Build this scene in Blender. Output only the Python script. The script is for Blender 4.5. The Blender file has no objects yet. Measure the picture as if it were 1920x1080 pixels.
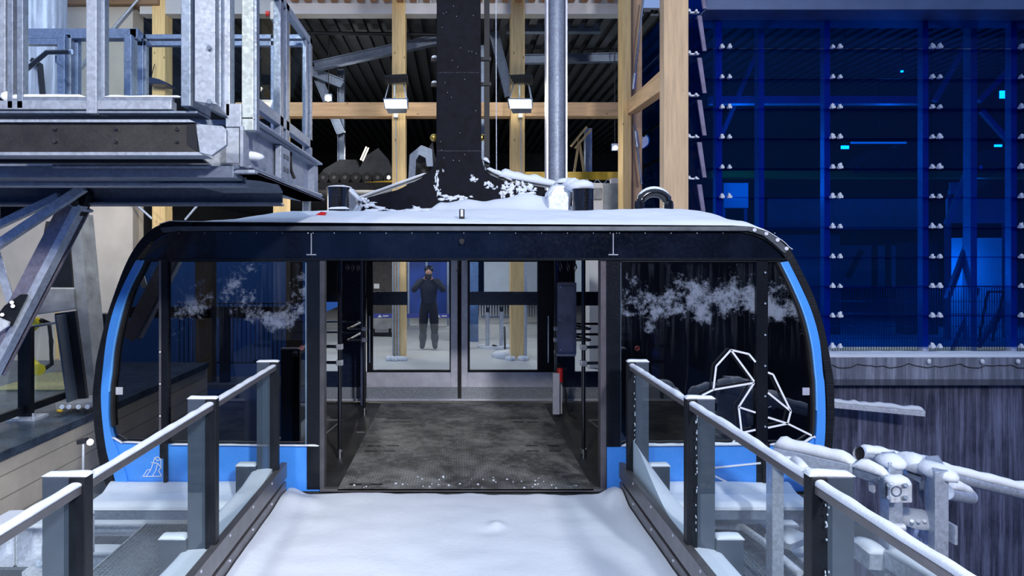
import bpy, bmesh, math, random
from mathutils import Vector, Matrix, noise
random.seed(7)
SC = bpy.context.scene
C = SC.collection
# ------------------------------------------------------------------ camera
F = 1200.0; VX = 857.0; VY = 478.0; EYE = 2.04
cam = bpy.data.objects.new('camera', bpy.data.cameras.new('camera'))
C.objects.link(cam); SC.camera = cam
cam.location = (0, 0, EYE); cam.rotation_euler = (math.pi/2, 0, 0)
cam.data.sensor_width = 36.0; cam.data.lens = 36.0*F/1920.0
cam.data.shift_x = (960-VX)/1920.0; cam.data.shift_y = -(540-VY)/1920.0
cam.data.clip_start = 0.05; cam.data.clip_end = 200
# ------------------------------------------------------------------ view, world
SC.view_settings.view_transform = 'Standard'; SC.view_settings.look = 'None'
SC.view_settings.gamma = 1.0; SC.view_settings.exposure = 0.0
SC.view_settings.use_curve_mapping = False
W = bpy.data.worlds.new('dusk_sky'); SC.world = W; W.use_nodes = True
nt = W.node_tree; nt.nodes.clear()
wo = nt.nodes.new('ShaderNodeOutputWorld'); bg = nt.nodes.new('ShaderNodeBackground')
tc = nt.nodes.new('ShaderNodeTexCoord'); sp = nt.nodes.new('ShaderNodeSeparateXYZ')
rp = nt.nodes.new('ShaderNodeValToRGB')
nt.links.new(tc.outputs['Generated'], sp.inputs[0]); ma = nt.nodes.new('ShaderNodeMath'); ma.operation = 'MULTIPLY_ADD'; ma.inputs[1].default_value = .5; ma.inputs[2].default_value = .5
nt.links.new(sp.outputs['Z'], ma.inputs[0]); nt.links.new(ma.outputs[0], rp.inputs[0])
for i, (z_, c_) in enumerate(((-1, (.02,.025,.05)), (-.30, (.02,.03,.08)), (-.10, (.025,.08,.30)), (0, (.04,.13,.48)), (.25, (.12,.18,.42)), (1, (.56,.72,1.0)))):
    e_ = rp.color_ramp.elements[i] if i < 2 else rp.color_ramp.elements.new(.5)
    e_.position = (z_+1)/2; e_.color = c_+(1,)
nt.links.new(rp.outputs[0], bg.inputs[0]); bg.inputs[1].default_value = 1.0
nt.links.new(bg.outputs[0], wo.inputs[0])
# ------------------------------------------------------------------ station floodlight, added fill lamps
def spot(name, loc, target, power, col=(1, 1, 1), size=1.6, r=0.12, blend=0.6):
    d = bpy.data.lights.new(name, 'SPOT'); d.energy = power; d.color = col
    d.spot_size = size; d.spot_blend = blend; d.shadow_soft_size = r
    o = bpy.data.objects.new(name, d); C.objects.link(o); o.location = loc
    o.rotation_euler = (Vector(target)-Vector(loc)).to_track_quat('-Z', 'Y').to_euler()
    return o
def point(name, loc, power, col=(1, 1, 1), r=0.15):
    d = bpy.data.lights.new(name, 'POINT'); d.energy = power; d.color = col; d.shadow_soft_size = r
    o = bpy.data.objects.new(name, d); C.objects.link(o); o.location = loc
    return o
spot('mast_floodlight_east', (4.2, -6.5, 6.9), (0.8, 7.0, 0.9), 4300, (0.96, 0.95, 1.0), 1.35, 0.45)
spot('west_fill_floodlight', (-3.0, -5.0, 7.5), (-3.0, 6.5, .0), 2000, (1.0, 0.96, 0.88), 1.7, 0.35)  # unseen fill lamp added to light gantry and left side from the front
spot('left_dock_wall_fill', (2.6, -3.2, 5.6), (-4.8, 6.8, -1.2), 1200, (1.0, 0.95, 0.84), 0.62, 0.2)  # unseen fill lamp added to brighten the left concrete wall
# ------------------------------------------------------------------ helpers
def PX(px, Y): return (px-VX)*Y/F
def PZ(py, Y): return EYE-(py-VY)*Y/F
def P(px, py, Y): return Vector((PX(px, Y), Y, PZ(py, Y)))
ORD = ['first','second','third','fourth','fifth','sixth','seventh','eighth','ninth','tenth','eleventh','twelfth']

def smooth(p, n=5):     # Catmull-Rom through pixel points
    out = []
    for i in range(len(p)-1):
        a = p[max(i-1, 0)]; b = p[i]; c = p[i+1]; d = p[min(i+2, len(p)-1)]
        for k in range(n):
            t = k/n; out.append(tuple(.5*(2*b[j]+(c[j]-a[j])*t+(2*a[j]-5*b[j]+4*c[j]-d[j])*t*t+(3*b[j]-a[j]-3*c[j]+d[j])*t**3) for j in (0, 1)))
    return out+[tuple(p[-1])]

class MB:
    def __init__(s): s.v = []; s.f = []; s.sm = []
    def _add(s, vs, fs, smooth=False):
        n = len(s.v); s.v += [Vector(a) for a in vs]
        for f in fs: s.f.append([n+i for i in f]); s.sm.append(smooth)
        return s
    def box(s, x0, x1, y0, y1, z0, z1):
        if x0 > x1: x0, x1 = x1, x0
        if y0 > y1: y0, y1 = y1, y0
        if z0 > z1: z0, z1 = z1, z0
        v = [(x0,y0,z0),(x1,y0,z0),(x1,y1,z0),(x0,y1,z0),(x0,y0,z1),(x1,y0,z1),(x1,y1,z1),(x0,y1,z1)]
        return s._add(v, [(0,3,2,1),(4,5,6,7),(0,1,5,4),(1,2,6,5),(2,3,7,6),(3,0,4,7)])
    def pbox(s, px0, px1, py0, py1, Y, d):      # box whose front face spans these extents at distance Y
        return s.box(PX(px0,Y), PX(px1,Y), Y, Y+d, PZ(py1,Y), PZ(py0,Y))
    def bar(s, a, b, w, h, up=(0,0,1)):         # rectangular bar a->b, w sideways, h along up
        a = Vector(a); b = Vector(b); d = (b-a).normalized(); u = Vector(up)
        if abs(d.dot(u)) > .98: u = Vector((0,1,0))
        r = d.cross(u).normalized(); u = r.cross(d).normalized()
        o = [r*(-w/2)+u*(-h/2), r*(w/2)+u*(-h/2), r*(w/2)+u*(h/2), r*(-w/2)+u*(h/2)]
        v = [a+k for k in o]+[b+k for k in o]
        return s._add(v, [(0,3,2,1),(4,5,6,7),(0,1,5,4),(1,2,6,5),(2,3,7,6),(3,0,4,7)])
    def ibeam(s, a, b, w, h, t=.012, up=(0,0,1)):   # H section, web along up
        a = Vector(a); b = Vector(b); d = (b-a).normalized(); u = Vector(up)
        if abs(d.dot(u)) > .98: u = Vector((0,1,0))
        r = d.cross(u).normalized(); u = r.cross(d).normalized()
        s.bar(a+u*(h/2-t/2), b+u*(h/2-t/2), w, t, u); s.bar(a-u*(h/2-t/2), b-u*(h/2-t/2), w, t, u)
        s.bar(a, b, t, h-2*t, u); return s
    def tube(s, pts, r, n=12, caps=True, r1=None):
        pts = [Vector(p) for p in pts]; rings = []
        up = Vector((0,0,1)); m = len(pts)
        for i, p in enumerate(pts):
            d = ((pts[min(i+1,m-1)]-p).normalized()+(p-pts[max(i-1,0)]).normalized())
            d = d.normalized() if d.length > 1e-6 else Vector((0,0,1))
            q = up if abs(d.dot(up)) < .95 else Vector((0,1,0))
            a = d.cross(q).normalized(); b = a.cross(d).normalized()
            rr = r if r1 is None else r+(r1-r)*i/(m-1)
            rings.append([p+(a*math.cos(2*math.pi*k/n)+b*math.sin(2*math.pi*k/n))*rr for k in range(n)])
        v = [x for R in rings for x in R]; f = []
        for i in range(m-1):
            for k in range(n):
                f.append((i*n+k, i*n+(k+1)%n, (i+1)*n+(k+1)%n, (i+1)*n+k))
        s._add(v, f, True)
        if caps:
            s._add(rings[0], [tuple(range(n))[::-1]]); s._add(rings[-1], [tuple(range(n))])
        return s
    def cyl(s, a, b, r, n=16): return s.tube([a, b], r, n)
    def prism(s, pts, d):                       # polygon (list of 3D points) pushed along vector d
        d = Vector(d); n = len(pts); a = [Vector(p) for p in pts]
        f = [tuple(range(n)), tuple(range(2*n-1, n-1, -1))]
        f += [(i, n+i, n+(i+1)%n, (i+1)%n) for i in range(n)]
        return s._add(a+[p+d for p in a], f)
    def pprism(s, pp, Y, d): return s.prism([P(x, y, Y) for x, y in pp], (0, d, 0))
    def strip(s, A, B, Y, d):                   # band between two pixel paths, standing at distance Y
        a = [P(x, y, Y) for x, y in A]; b = [P(x, y, Y) for x, y in B]
        for i in range(len(a)-1):
            s.prism([a[i], a[i+1], b[i+1], b[i]], (0, d, 0))
        return s
    def blob(s, c, rx, ry, rz, n=10, m=6, j=.12):
        c = Vector(c); v = []; f = []
        sd = random.random()*50
        for i in range(m+1):
            t = math.pi*i/m
            for k in range(n):
                p = 2*math.pi*k/n; q = Vector((math.sin(t)*math.cos(p), math.sin(t)*math.sin(p), math.cos(t)))
                w = 1+j*noise.noise(q*2+Vector((sd,0,0)))*2
                v.append(c+Vector((q.x*rx*w, q.y*ry*w, q.z*rz*w)))
        for i in range(m):
            for k in range(n): f.append((i*n+k, (i+1)*n+k, (i+1)*n+(k+1)%n, i*n+(k+1)%n))
        return s._add(v, f, True)
    def ridge(s, a, b, w, h, seg=None, up=(0,0,1), jit=.25, ends=.6):   # snow lying along an edge
        a = Vector(a); b = Vector(b); L = (b-a).length; d = (b-a)/L
        u = Vector(up); r = d.cross(u).normalized(); u = r.cross(d).normalized() if abs(d.z) > .5 else Vector(up)
        seg = seg or max(4, int(L/.035)); n = 8; v = []; f = []; sd = random.random()*40
        for i in range(seg+1):
            t = i/seg; e = min(1, min(t, 1-t)*L/(h*1.2+1e-6)); e = ends+(1-ends)*math.sqrt(max(0, e)) if e < 1 else 1
            if i in (0, seg): e = .25
            hh = h*e*(1+jit*noise.noise(Vector((t*L*9, sd, 0)))*1.6)
            ww = w*(1+jit*.5*noise.noise(Vector((t*L*7, sd+9, 0))))
            c = a+d*(L*t)
            for k in range(n):
                q = math.pi*k/(n-1)
                v.append(c+r*(math.cos(q)*ww/2)+u*((math.sin(q)**.6 if 0 < k < n-1 else 0)*hh))
        for i in range(seg):
            for k in range(n-1): f.append((i*n+k, (i+1)*n+k, (i+1)*n+k+1, i*n+k+1))
            f.append((i*n, i*n+n-1, (i+1)*n+n-1, (i+1)*n))
        f.append(tuple(range(n))); f.append(tuple(range(seg*n+n-1, seg*n-1, -1)))
        return s._add(v, f, True)
    def field(s, x0, x1, y0, y1, zf, nx, ny, zb):   # height field with a skirt down to zb
        v = []; f = []
        for j in range(ny+1):
            for i in range(nx+1):
                x = x0+(x1-x0)*i/nx; y = y0+(y1-y0)*j/ny; v.append((x, y, zf(x, y)))
        for j in range(ny):
            for i in range(nx):
                a = j*(nx+1)+i; f.append((a, a+1, a+nx+2, a+nx+1))
        s._add(v, f, True)
        def side(ids):
            vs = [v[i] for i in ids]+[(v[i][0], v[i][1], zb if not callable(zb) else zb(v[i][0], v[i][1])) for i in ids]; n = len(ids)
            s._add(vs, [(i, n+i, n+i+1, i+1) for i in range(n-1)], True)
        side(list(range(nx+1))); side([ny*(nx+1)+i for i in range(nx, -1, -1)])
        side([j*(nx+1) for j in range(ny, -1, -1)]); side([j*(nx+1)+nx for j in range(ny+1)])
        return s
    def clusters(s, gap=.004):
        n = len(s.v); par = list(range(n))
        def fd(a):
            while par[a] != a: par[a] = par[par[a]]; a = par[a]
            return a
        for f in s.f:
            r = fd(f[0])
            for i in f[1:]: par[fd(i)] = r
        isl = {}
        for i in range(n): isl.setdefault(fd(i), []).append(i)
        L = [(ids, [min(s.v[i][k] for i in ids)-gap for k in range(3)], [max(s.v[i][k] for i in ids)+gap for k in range(3)]) for ids in isl.values()]
        if len(L) > 130: return None
        g = list(range(len(L)))
        def fg(a):
            while g[a] != a: a = g[a]
            return a
        for i in range(len(L)):
            for j in range(i):
                if all(L[i][1][k] <= L[j][2][k] and L[j][1][k] <= L[i][2][k] for k in range(3)): g[fg(i)] = fg(j)
        out = {}
        for i in range(len(L)): out.setdefault(fg(i), set()).update(L[i][0])
        return list(out.values())
    def build(s, name, mat, parent=None, label=None, cat=None, group=None, kind=None, bevel=0, wn=True):
        if parent is not None and kind is None and name not in KEEP:
            cl = s.clusters()
            if cl and 1 < len(cl) <= 40:
                res = []
                for ids in cl:
                    q = MB(); mp = {}
                    for i in sorted(ids): mp[i] = len(q.v); q.v.append(s.v[i])
                    for f, sm in zip(s.f, s.sm):
                        if f[0] in ids: q.f.append([mp[i] for i in f]); q.sm.append(sm)
                    res.append(q._build(name, mat, parent, label, cat, group, kind, bevel))
                return res[0]
        return s._build(name, mat, parent, label, cat, group, kind, bevel)
    def _build(s, name, mat, parent=None, label=None, cat=None, group=None, kind=None, bevel=0):
        if parent is not None:
            org = Vector(parent.get('_org', (0,0,0)))
        else:
            lo = Vector((min(p.x for p in s.v), min(p.y for p in s.v), min(p.z for p in s.v)))
            hi = Vector((max(p.x for p in s.v), max(p.y for p in s.v), max(p.z for p in s.v)))
            org = Vector(((lo.x+hi.x)/2, (lo.y+hi.y)/2, lo.z))
        me = bpy.data.meshes.new(name)
        me.from_pydata([tuple(p-org) for p in s.v], [], s.f); me.update()
        me.polygons.foreach_set('use_smooth', s.sm)
        bm = bmesh.new(); bm.from_mesh(me); bmesh.ops.recalc_face_normals(bm, faces=bm.faces); bm.to_mesh(me); bm.free()
        me.materials.append(mat)
        o = bpy.data.objects.new(name, me); C.objects.link(o)
        if parent is not None: o.parent = parent
        else: o.location = org
        ORGS[o] = org
        if bevel:
            m = o.modifiers.new('bevel', 'BEVEL'); m.width = bevel; m.segments = 2; m.limit_method = 'ANGLE'; m.angle_limit = .7
        setp(o, label, cat, group, kind); o['_org'] = tuple(org)
        return o
ORGS = {}
KEEP = {'xx', 'polygon_line_art', 'mountain_logo', 'stuck_snow', 'sill_snow', 'printed_mark', 'hatch_outline'}
def setp(o, label=None, cat=None, group=None, kind=None):
    if label: o['label'] = label
    if cat: o['category'] = cat
    if group: o['group'] = group
    if kind: o['kind'] = kind
def thing(name, label, cat, loc, group=None, kind=None):
    o = bpy.data.objects.new(name, None); C.objects.link(o); o.location = loc
    o.empty_display_size = .1; o['_org'] = tuple(loc); setp(o, label, cat, group, kind); return o

# ------------------------------------------------------------------ materials
class NT:
    def __init__(s, name):
        s.m = bpy.data.materials.new(name); s.m.use_nodes = True; s.t = s.m.node_tree; s.t.nodes.clear()
        s.out = s.n('ShaderNodeOutputMaterial')
    def n(s, t, **k):
        x = s.t.nodes.new(t)
        for a, b in k.items(): setattr(x, a, b)
        return x
    def l(s, a, b): s.t.links.new(a, b)
    def co(s, scale=(1,1,1), rot=(0,0,0)):
        a = s.n('ShaderNodeTexCoord'); m = s.n('ShaderNodeMapping'); m.inputs['Scale'].default_value = scale
        m.inputs['Rotation'].default_value = rot
        s.l(a.outputs['Object'], m.inputs[0]); return m.outputs[0]
    def noise(s, co, scale, detail=4, rough=.55):
        x = s.n('ShaderNodeTexNoise'); x.inputs['Scale'].default_value = scale; x.inputs['Detail'].default_value = detail
        x.inputs['Roughness'].default_value = rough; s.l(co, x.inputs['Vector']); return x.outputs['Fac']
    def ramp(s, fac, *st):
        x = s.n('ShaderNodeValToRGB'); e = x.color_ramp.elements
        while len(e) < len(st): e.new(.5)
        for i, (p, c) in enumerate(st):
            e[i].position = p; e[i].color = (c if hasattr(c, '__len__') else (c, c, c))[:3]+(1,) if hasattr(c, '__len__') else (c, c, c, 1)
        s.l(fac, x.inputs[0]); return x.outputs[0]
    def mix(s, fac, a, b, mode='MIX'):
        x = s.n('ShaderNodeMix', data_type='RGBA', blend_type=mode)
        for sock, val in ((x.inputs[0], fac), (x.inputs[6], a), (x.inputs[7], b)):
            if hasattr(val, 'links') or hasattr(val, 'is_linked'): s.l(val, sock)
            elif hasattr(val, '__len__'): sock.default_value = tuple(val)[:3]+(1,)
            else: sock.default_value = val
        return x.outputs[2]
    def math(s, op, a, b=0):
        x = s.n('ShaderNodeMath', operation=op)
        for i, val in enumerate((a, b)):
            if hasattr(val, 'is_linked'): s.l(val, x.inputs[i])
            else: x.inputs[i].default_value = val
        return x.outputs[0]
    def bump(s, h, strength=.2, dist=.01):
        x = s.n('ShaderNodeBump'); x.inputs['Strength'].default_value = strength; x.inputs['Distance'].default_value = dist
        s.l(h, x.inputs['Height']); return x.outputs[0]
    def pbr(s, col, rough=.5, metal=0, normal=None, spec=.5, emit=None, es=0, coat=0):
        x = s.n('ShaderNodeBsdfPrincipled')
        for k, val in (('Base Color', col), ('Roughness', rough), ('Metallic', metal), ('Specular IOR Level', spec), ('Coat Weight', coat)):
            if hasattr(val, 'is_linked'): s.l(val, x.inputs[k])
            elif hasattr(val, '__len__'): x.inputs[k].default_value = tuple(val)[:3]+(1,)
            else: x.inputs[k].default_value = val
        if normal is not None: s.l(normal, x.inputs['Normal'])
        if emit: x.inputs['Emission Color'].default_value = emit+(1,); x.inputs['Emission Strength'].default_value = es
        return x.outputs[0]
    def done(s, sh): s.l(sh, s.out.inputs[0]); return s.m

def m_plain(name, col, rough=.5, metal=0, var=.25, sc=6, bump=.1, coat=0, spec=.5):
    t = NT(name); c = t.co(); n = t.noise(c, sc, 6); n2 = t.noise(c, sc*12, 3)
    a = tuple(x*(1-var) for x in col); b = tuple(min(1, x*(1+var)) for x in col)
    k = t.ramp(n, (.3, a), (.7, b))
    return t.done(t.pbr(k, t.ramp(n2, (.3, max(0, rough-.08)), (.7, min(1, rough+.08))), metal, t.bump(n2, bump, .004), spec, coat=coat))
def m_galv(name, col=(.50,.56,.66), metal=.55, rough=.42):
    t = NT(name); c = t.co()
    v = t.n('ShaderNodeTexVoronoi'); v.inputs['Scale'].default_value = 45; t.l(c, v.inputs['Vector'])
    n = t.noise(c, 3.5, 6); n3 = t.noise(c, 60, 3)
    k1 = t.ramp(v.outputs['Color'], (.2, tuple(x*.82 for x in col)), (.8, tuple(min(1, x*1.15) for x in col)))
    k = t.mix(t.ramp(n, (.35, 0.), (.75, .5)), k1, tuple(min(1, x*1.35+.03) for x in col))
    return t.done(t.pbr(k, t.ramp(n3, (.3, rough-.1), (.7, rough+.12)), metal, t.bump(n3, .06, .003)))
def m_timber(name, axis=2, col=(.62,.40,.21)):
    t = NT(name); sc = [9, 9, 9]; sc[axis] = .7; c = t.co(tuple(sc)); n = t.noise(c, 2.2, 8, .6)
    ks = [5, 5, 5]; ks[axis] = 1.7; ck = t.co(tuple(ks)); v = t.n('ShaderNodeTexVoronoi'); v.inputs['Scale'].default_value = 1.6; t.l(ck, v.inputs['Vector'])
    kn = t.ramp(v.outputs['Distance'], (.03, 1.), (.10, 0.))
    base = t.ramp(n, (.25, tuple(x*.72 for x in col)), (.5, col), (.75, tuple(min(1, x*1.22) for x in col)))
    lam = t.n('ShaderNodeTexWave'); lam.inputs['Scale'].default_value = 3; t.l(t.co(), lam.inputs['Vector'])
    k = t.mix(kn, base, (.10,.045,.02))
    return t.done(t.pbr(k, .6, 0, t.bump(n, .15, .004), .3))
def m_snow(name, col=(.81,.86,.94)):
    t = NT(name); c = t.co(); a = t.noise(c, 3, 6); b = t.noise(c, 38, 5, .7); e = t.noise(c, 160, 2)
    h = t.math('ADD', t.math('MULTIPLY', a, 1.2), t.math('ADD', t.math('MULTIPLY', b, .30), t.math('MULTIPLY', e, .10)))
    k = t.ramp(a, (.3, tuple(x*.95 for x in col)), (.7, col))
    x = t.pbr(k, .75, 0, t.bump(h, .45, .02), .25)
    x.node.inputs['Subsurface Weight'].default_value = 0.0
    return t.done(x)
def m_concrete(name, col, dark, horiz=False, board=.12, streak=True):
    t = NT(name)
    c = t.co(); n = t.noise(c, 1.4, 8, .65); n2 = t.noise(c, 22, 5, .7)
    st = t.noise(t.co((7, 7, .35)), 1.1, 10, .75)
    w = t.n('ShaderNodeTexBrick') if horiz else None
    k = t.mix(t.ramp(n, (.3, 0.), (.7, 1.)), dark, col)
    if streak: k = t.mix(t.ramp(st, (.46, 0.), (.62, .85)), k, tuple(min(1, x*1.9) for x in col))
    k = t.mix(t.ramp(n2, (.6, 0.), (.8, .45)), k, tuple(x*.4 for x in dark))
    # board seams
    sep = t.n('ShaderNodeSeparateXYZ'); t.l(c, sep.inputs[0])
    ax = sep.outputs['Z'] if horiz else sep.outputs['X']
    fr = t.math('FRACT', t.math('DIVIDE', ax, board))
    seam = t.math('LESS_THAN', fr, .06)
    idn = t.n('ShaderNodeTexWhiteNoise', noise_dimensions='1D'); t.l(t.math('FLOOR', t.math('DIVIDE', ax, board)), idn.inputs['W'])
    k = t.mix(t.math('MULTIPLY', idn.outputs['Value'], .35), k, tuple(x*.55 for x in dark))
    k = t.mix(t.math('MULTIPLY', seam, .7), k, tuple(x*.35 for x in dark))
    h = t.math('SUBTRACT', n2, seam)
    return t.done(t.pbr(k, .85, 0, t.bump(h, .35, .01), .2))
def m_glass(name, tint, gloss=.10, fk=.45, diff=None, dcol=(1,1,1), rough=0.0, frost=None, fcol=(.5,.58,.75)):
    t = NT(name)
    tr = t.n('ShaderNodeBsdfTransparent'); tr.inputs[0].default_value = tint+(1,)
    gl = t.n('ShaderNodeBsdfGlossy'); gl.inputs['Roughness'].default_value = rough; gl.inputs[0].default_value = (1,1,1,1)
    lw = t.n('ShaderNodeLayerWeight'); lw.inputs['Blend'].default_value = .35
    fac = t.math('ADD', t.math('MULTIPLY', lw.outputs['Fresnel'], fk), gloss)
    mx = t.n('ShaderNodeMixShader'); t.l(fac, mx.inputs[0]); t.l(tr.outputs[0], mx.inputs[1]); t.l(gl.outputs[0], mx.inputs[2])
    sh = mx.outputs[0]
    if diff:
        df = t.n('ShaderNodeBsdfDiffuse'); df.inputs[0].default_value = dcol+(1,)
        m2 = t.n('ShaderNodeMixShader')
        sk = t.noise(t.co(), 90, 3, .8)
        f = t.math('ADD', diff, t.math('MULTIPLY', t.ramp(sk, (.62, 0.), (.72, 1.)), .06))
        t.l(f, m2.inputs[0]); t.l(sh, m2.inputs[1]); t.l(df.outputs[0], m2.inputs[2]); sh = m2.outputs[0]
    if frost:
        df = t.n('ShaderNodeBsdfDiffuse'); df.inputs[0].default_value = fcol+(1,)
        c = t.co(); a = t.noise(c, 2.2, 3, .5); b = t.noise(c, 14, 8, .75); s2 = t.noise(t.co((26, 26, 1.2)), 1, 5, .6)
        sep = t.n('ShaderNodeSeparateXYZ'); g = t.n('ShaderNodeTexCoord'); t.l(g.outputs['Generated'], sep.inputs[0])
        band = t.ramp(sep.outputs['Z'], *frost)
        k = t.math('ADD', t.math('MULTIPLY', a, .9), t.math('MULTIPLY', b, .8))
        k = t.ramp(t.math('MULTIPLY', k, t.math('ADD', .62, t.math('MULTIPLY', band, .42))), (.86, 0.), (1.0, 1.))
        k2 = t.math('MULTIPLY', t.ramp(s2, (.52, 0.), (.66, 1.)), t.math('MULTIPLY', band, .10))
        f = t.math('MULTIPLY', t.math('MAXIMUM', k, k2), .36)
        m2 = t.n('ShaderNodeMixShader'); t.l(f, m2.inputs[0]); t.l(sh, m2.inputs[1]); t.l(df.outputs[0], m2.inputs[2]); sh = m2.outputs[0]
    return t.done(sh)
def m_emit(name, col, st):
    t = NT(name); return t.done(t.pbr(col, .4, emit=col, es=st))
def m_floor_plate():
    t = NT('worn_rubber_tread'); c = t.co(); n = t.noise(c, 2.0, 8, .7); n2 = t.noise(c, 9, 8, .75)
    ch = t.n('ShaderNodeTexChecker'); ch.inputs['Scale'].default_value = 55; t.l(t.co((1,1,1), (0,0,.785)), ch.inputs['Vector'])
    k = t.mix(t.ramp(n, (.44, 0.), (.62, .9)), (.075,.075,.075), (.36,.36,.35))
    k = t.mix(t.ramp(n2, (.5, 0.), (.72, .75)), k, (.42,.43,.43))
    k = t.mix(t.math('MULTIPLY', ch.outputs['Fac'], .38), k, (.02,.02,.02))
    return t.done(t.pbr(k, .55, 0, t.bump(ch.outputs['Fac'], .5, .006), .4))

galv = m_galv('galvanised_steel'); galv_d = m_galv('dull_galvanised_steel', (.20,.25,.34), .6, .45)
galv_b = m_galv('bright_galvanised_steel', (.66,.70,.80), .35, .5)
gg_b = m_galv('gantry_bright_galvanised', (.30,.34,.42), .4, .5); gg = m_galv('gantry_galvanised', (.20,.24,.32), .45, .45); gg_f = m_galv('frosty_galvanised', (.36,.41,.42), .3, .5)
tim_z = m_timber('spruce_upright_floodlit', 2, (.86,.60,.27)); tim_x = m_timber('spruce_crosswise', 0); tim_y = m_timber('spruce_lengthwise', 1)  # upright spruce has the yellow floodlight glow put into its colour
snow = m_snow('fresh_snow')
blackp = m_plain('black_painted_steel', (.010,.012,.017), .45, .0, .3, 8, .1, 0, .25)
hangp = m_plain('dark_coated_hanger_steel', (.0035,.0045,.010), .6, 0, .5, 14, .3, 0, .12)
frame = m_plain('anthracite_frame', (.008,.010,.015), .22, .0, .2, 5, .04, 0, .3)
fasc = m_plain('gloss_navy_fascia', (.005,.008,.018), .14, .0, .5, 3, .04, .15, .35)
rimm = m_plain('grey_roof_rim', (.10,.115,.14), .4, .4, .3, 8, .1)
blue = m_plain('sky_blue_paint', (.07,.32,.92), .32, 0, .06, 3, .02, .3)
blue_l = m_plain('light_blue_edge', (.16,.46,.95), .3, 0, .05, 3, .02, .3)
alu = m_plain('brushed_aluminium', (.70,.71,.80), .42, .3, .12, 9, .05)
alu_d = m_plain('anodised_rail_aluminium', (.20,.19,.20), .36, .6, .15, 9, .05)
slate = m_plain('slate_grey_coated_steel', (.060,.080,.115), .42, .15, .12, 12, .08)
speck = m_plain('speckled_kick_plate', (.30,.33,.38), .6, .1, .6, 90, .3)
chrome = m_plain('polished_steel', (.62,.64,.68), .16, 1, .05, 9, .02)
blackc = m_plain('glossy_black_pipe', (.012,.013,.018), .14, .3, .2, 5, .02, .8)
rubber = m_plain('black_rubber', (.014,.014,.016), .7, 0, .3, 20, .2)
white = m_plain('white_line_film', (.85,.88,.95), .5, 0, .03, 9, .02)
beige = m_plain('beige_render', (.62,.56,.47), .85, 0, .10, 2, .1)
offw = m_plain('pale_painted_panel', (.60,.60,.60), .6, 0, .08, 2, .05)
yellow = m_plain('yellow_painted_steel', (.62,.40,.02), .45, .1, .2, 6, .1)
redp = m_plain('red_paint', (.65,.02,.02), .3, 0, .1, 6, .05, .4)
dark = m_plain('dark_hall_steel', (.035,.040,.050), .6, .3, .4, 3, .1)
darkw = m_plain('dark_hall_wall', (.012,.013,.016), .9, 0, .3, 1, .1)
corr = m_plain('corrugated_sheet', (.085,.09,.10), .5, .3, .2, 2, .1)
wet = m_plain('wet_blue_grey_slab', (.06,.085,.12), .3, 0, .5, 5, .3)
conc_r = m_concrete('board_marked_dark_concrete', (.15,.16,.24), (.03,.034,.062), False, .105)
conc_c = m_concrete('coping_concrete', (.24,.26,.33), (.13,.145,.20), True, 2.0)
conc_l = m_concrete('pale_board_marked_concrete', (.78,.72,.60), (.55,.51,.43), True, .24, False)
conc_g = m_plain('grey_concrete', (.28,.29,.30), .85, 0, .35, 4, .3)
conc_u = m_concrete('upper_blue_grey_concrete', (.20,.25,.36), (.12,.15,.24), True, .9)
jacket = m_plain('dark_jacket_cloth', (.015,.02,.035), .8, 0, .3, 20, .3)
trous = m_plain('black_trouser_cloth', (.012,.012,.016), .85, 0, .3, 20, .3)
boots = m_plain('grey_boot_leather', (.05,.06,.08), .7, 0, .3, 20, .3)
skin = m_plain('skin', (.45,.27,.19), .55, 0, .08, 9, .05)
g_clear = m_glass('clear_balustrade_glass', (.93,.965,.97), .005, .10)
g_tint = m_glass('tinted_cabin_glass', (.15,.18,.26), .12, frost=((.0, 0.), (.45, .0), (.72, 1.), (1., .75)))
g_tintl = m_glass('tinted_cabin_glass_plain', (.19,.22,.29), .09)
g_door = m_glass('cabin_door_glass', (.90,.93,.95), .012, .12)
g_blue = m_glass('cobalt_facade_glass', (.015,.27,.72), .003, .03, diff=.05, dcol=(.006,.13,.42))
g_blue2 = m_glass('cobalt_screen_glass', (.015,.27,.72), .004, .04, diff=.05, dcol=(.006,.13,.42))
tread = m_floor_plate()
lamp_m = m_emit('lamp_white', (1.0, .98, .90), 6.0)
lamp_c = m_emit('lamp_cool', (.75, .95, 1.0), 14.0)
# ================================================================== SETTING
YF = 12.5                       # plane of the station front
# concrete wall under the blue facade, its coping
MB().box(3.62, 22, 12.45, 13.0, -7, -.42).build('wall_right', conc_r, kind='structure')
MB().box(3.62, 22, 12.15, 13.0, -.44, .10).build('trim_1', conc_c, kind='structure', bevel=.01)
MB().field(3.62, 22, 12.15, 12.62, lambda x, y: .10+.055*min(1, (y-12.13)/.06, (12.66-y)/.06)+.012*noise.noise(Vector((x*3, y*8, 0))), 260, 8, .095).build(
    'snow_strip', snow, label='thin strip of snow on the concrete coping below the blue glass facade', cat='snow', kind='stuff')
MB().box(-4.0, 22, -1.5, 12.45, -7.2, -7.0).build('floor_pit', conc_r, kind='structure')
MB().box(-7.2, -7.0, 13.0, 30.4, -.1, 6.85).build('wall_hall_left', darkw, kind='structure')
# boarding hall floor with trodden snow
def hz(x, y):
    return .0+.03*noise.noise(Vector((x*1.3, y*1.3, 0)))+.018*noise.noise(Vector((x*6, y*6, 3)))
MB().box(-4.76, 3.6, 9.05, 32, -.35, -.03).build('floor_hall', conc_g, kind='structure')
MB().field(-4.7, 3.6, 9.08, 30.4, hz, 90, 200, -.04).build('trodden_snow', m_snow('trodden_snow', (.62,.64,.66)),
    label='trodden snow covering the hall floor behind the cabin', cat='snow', kind='stuff')
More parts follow.
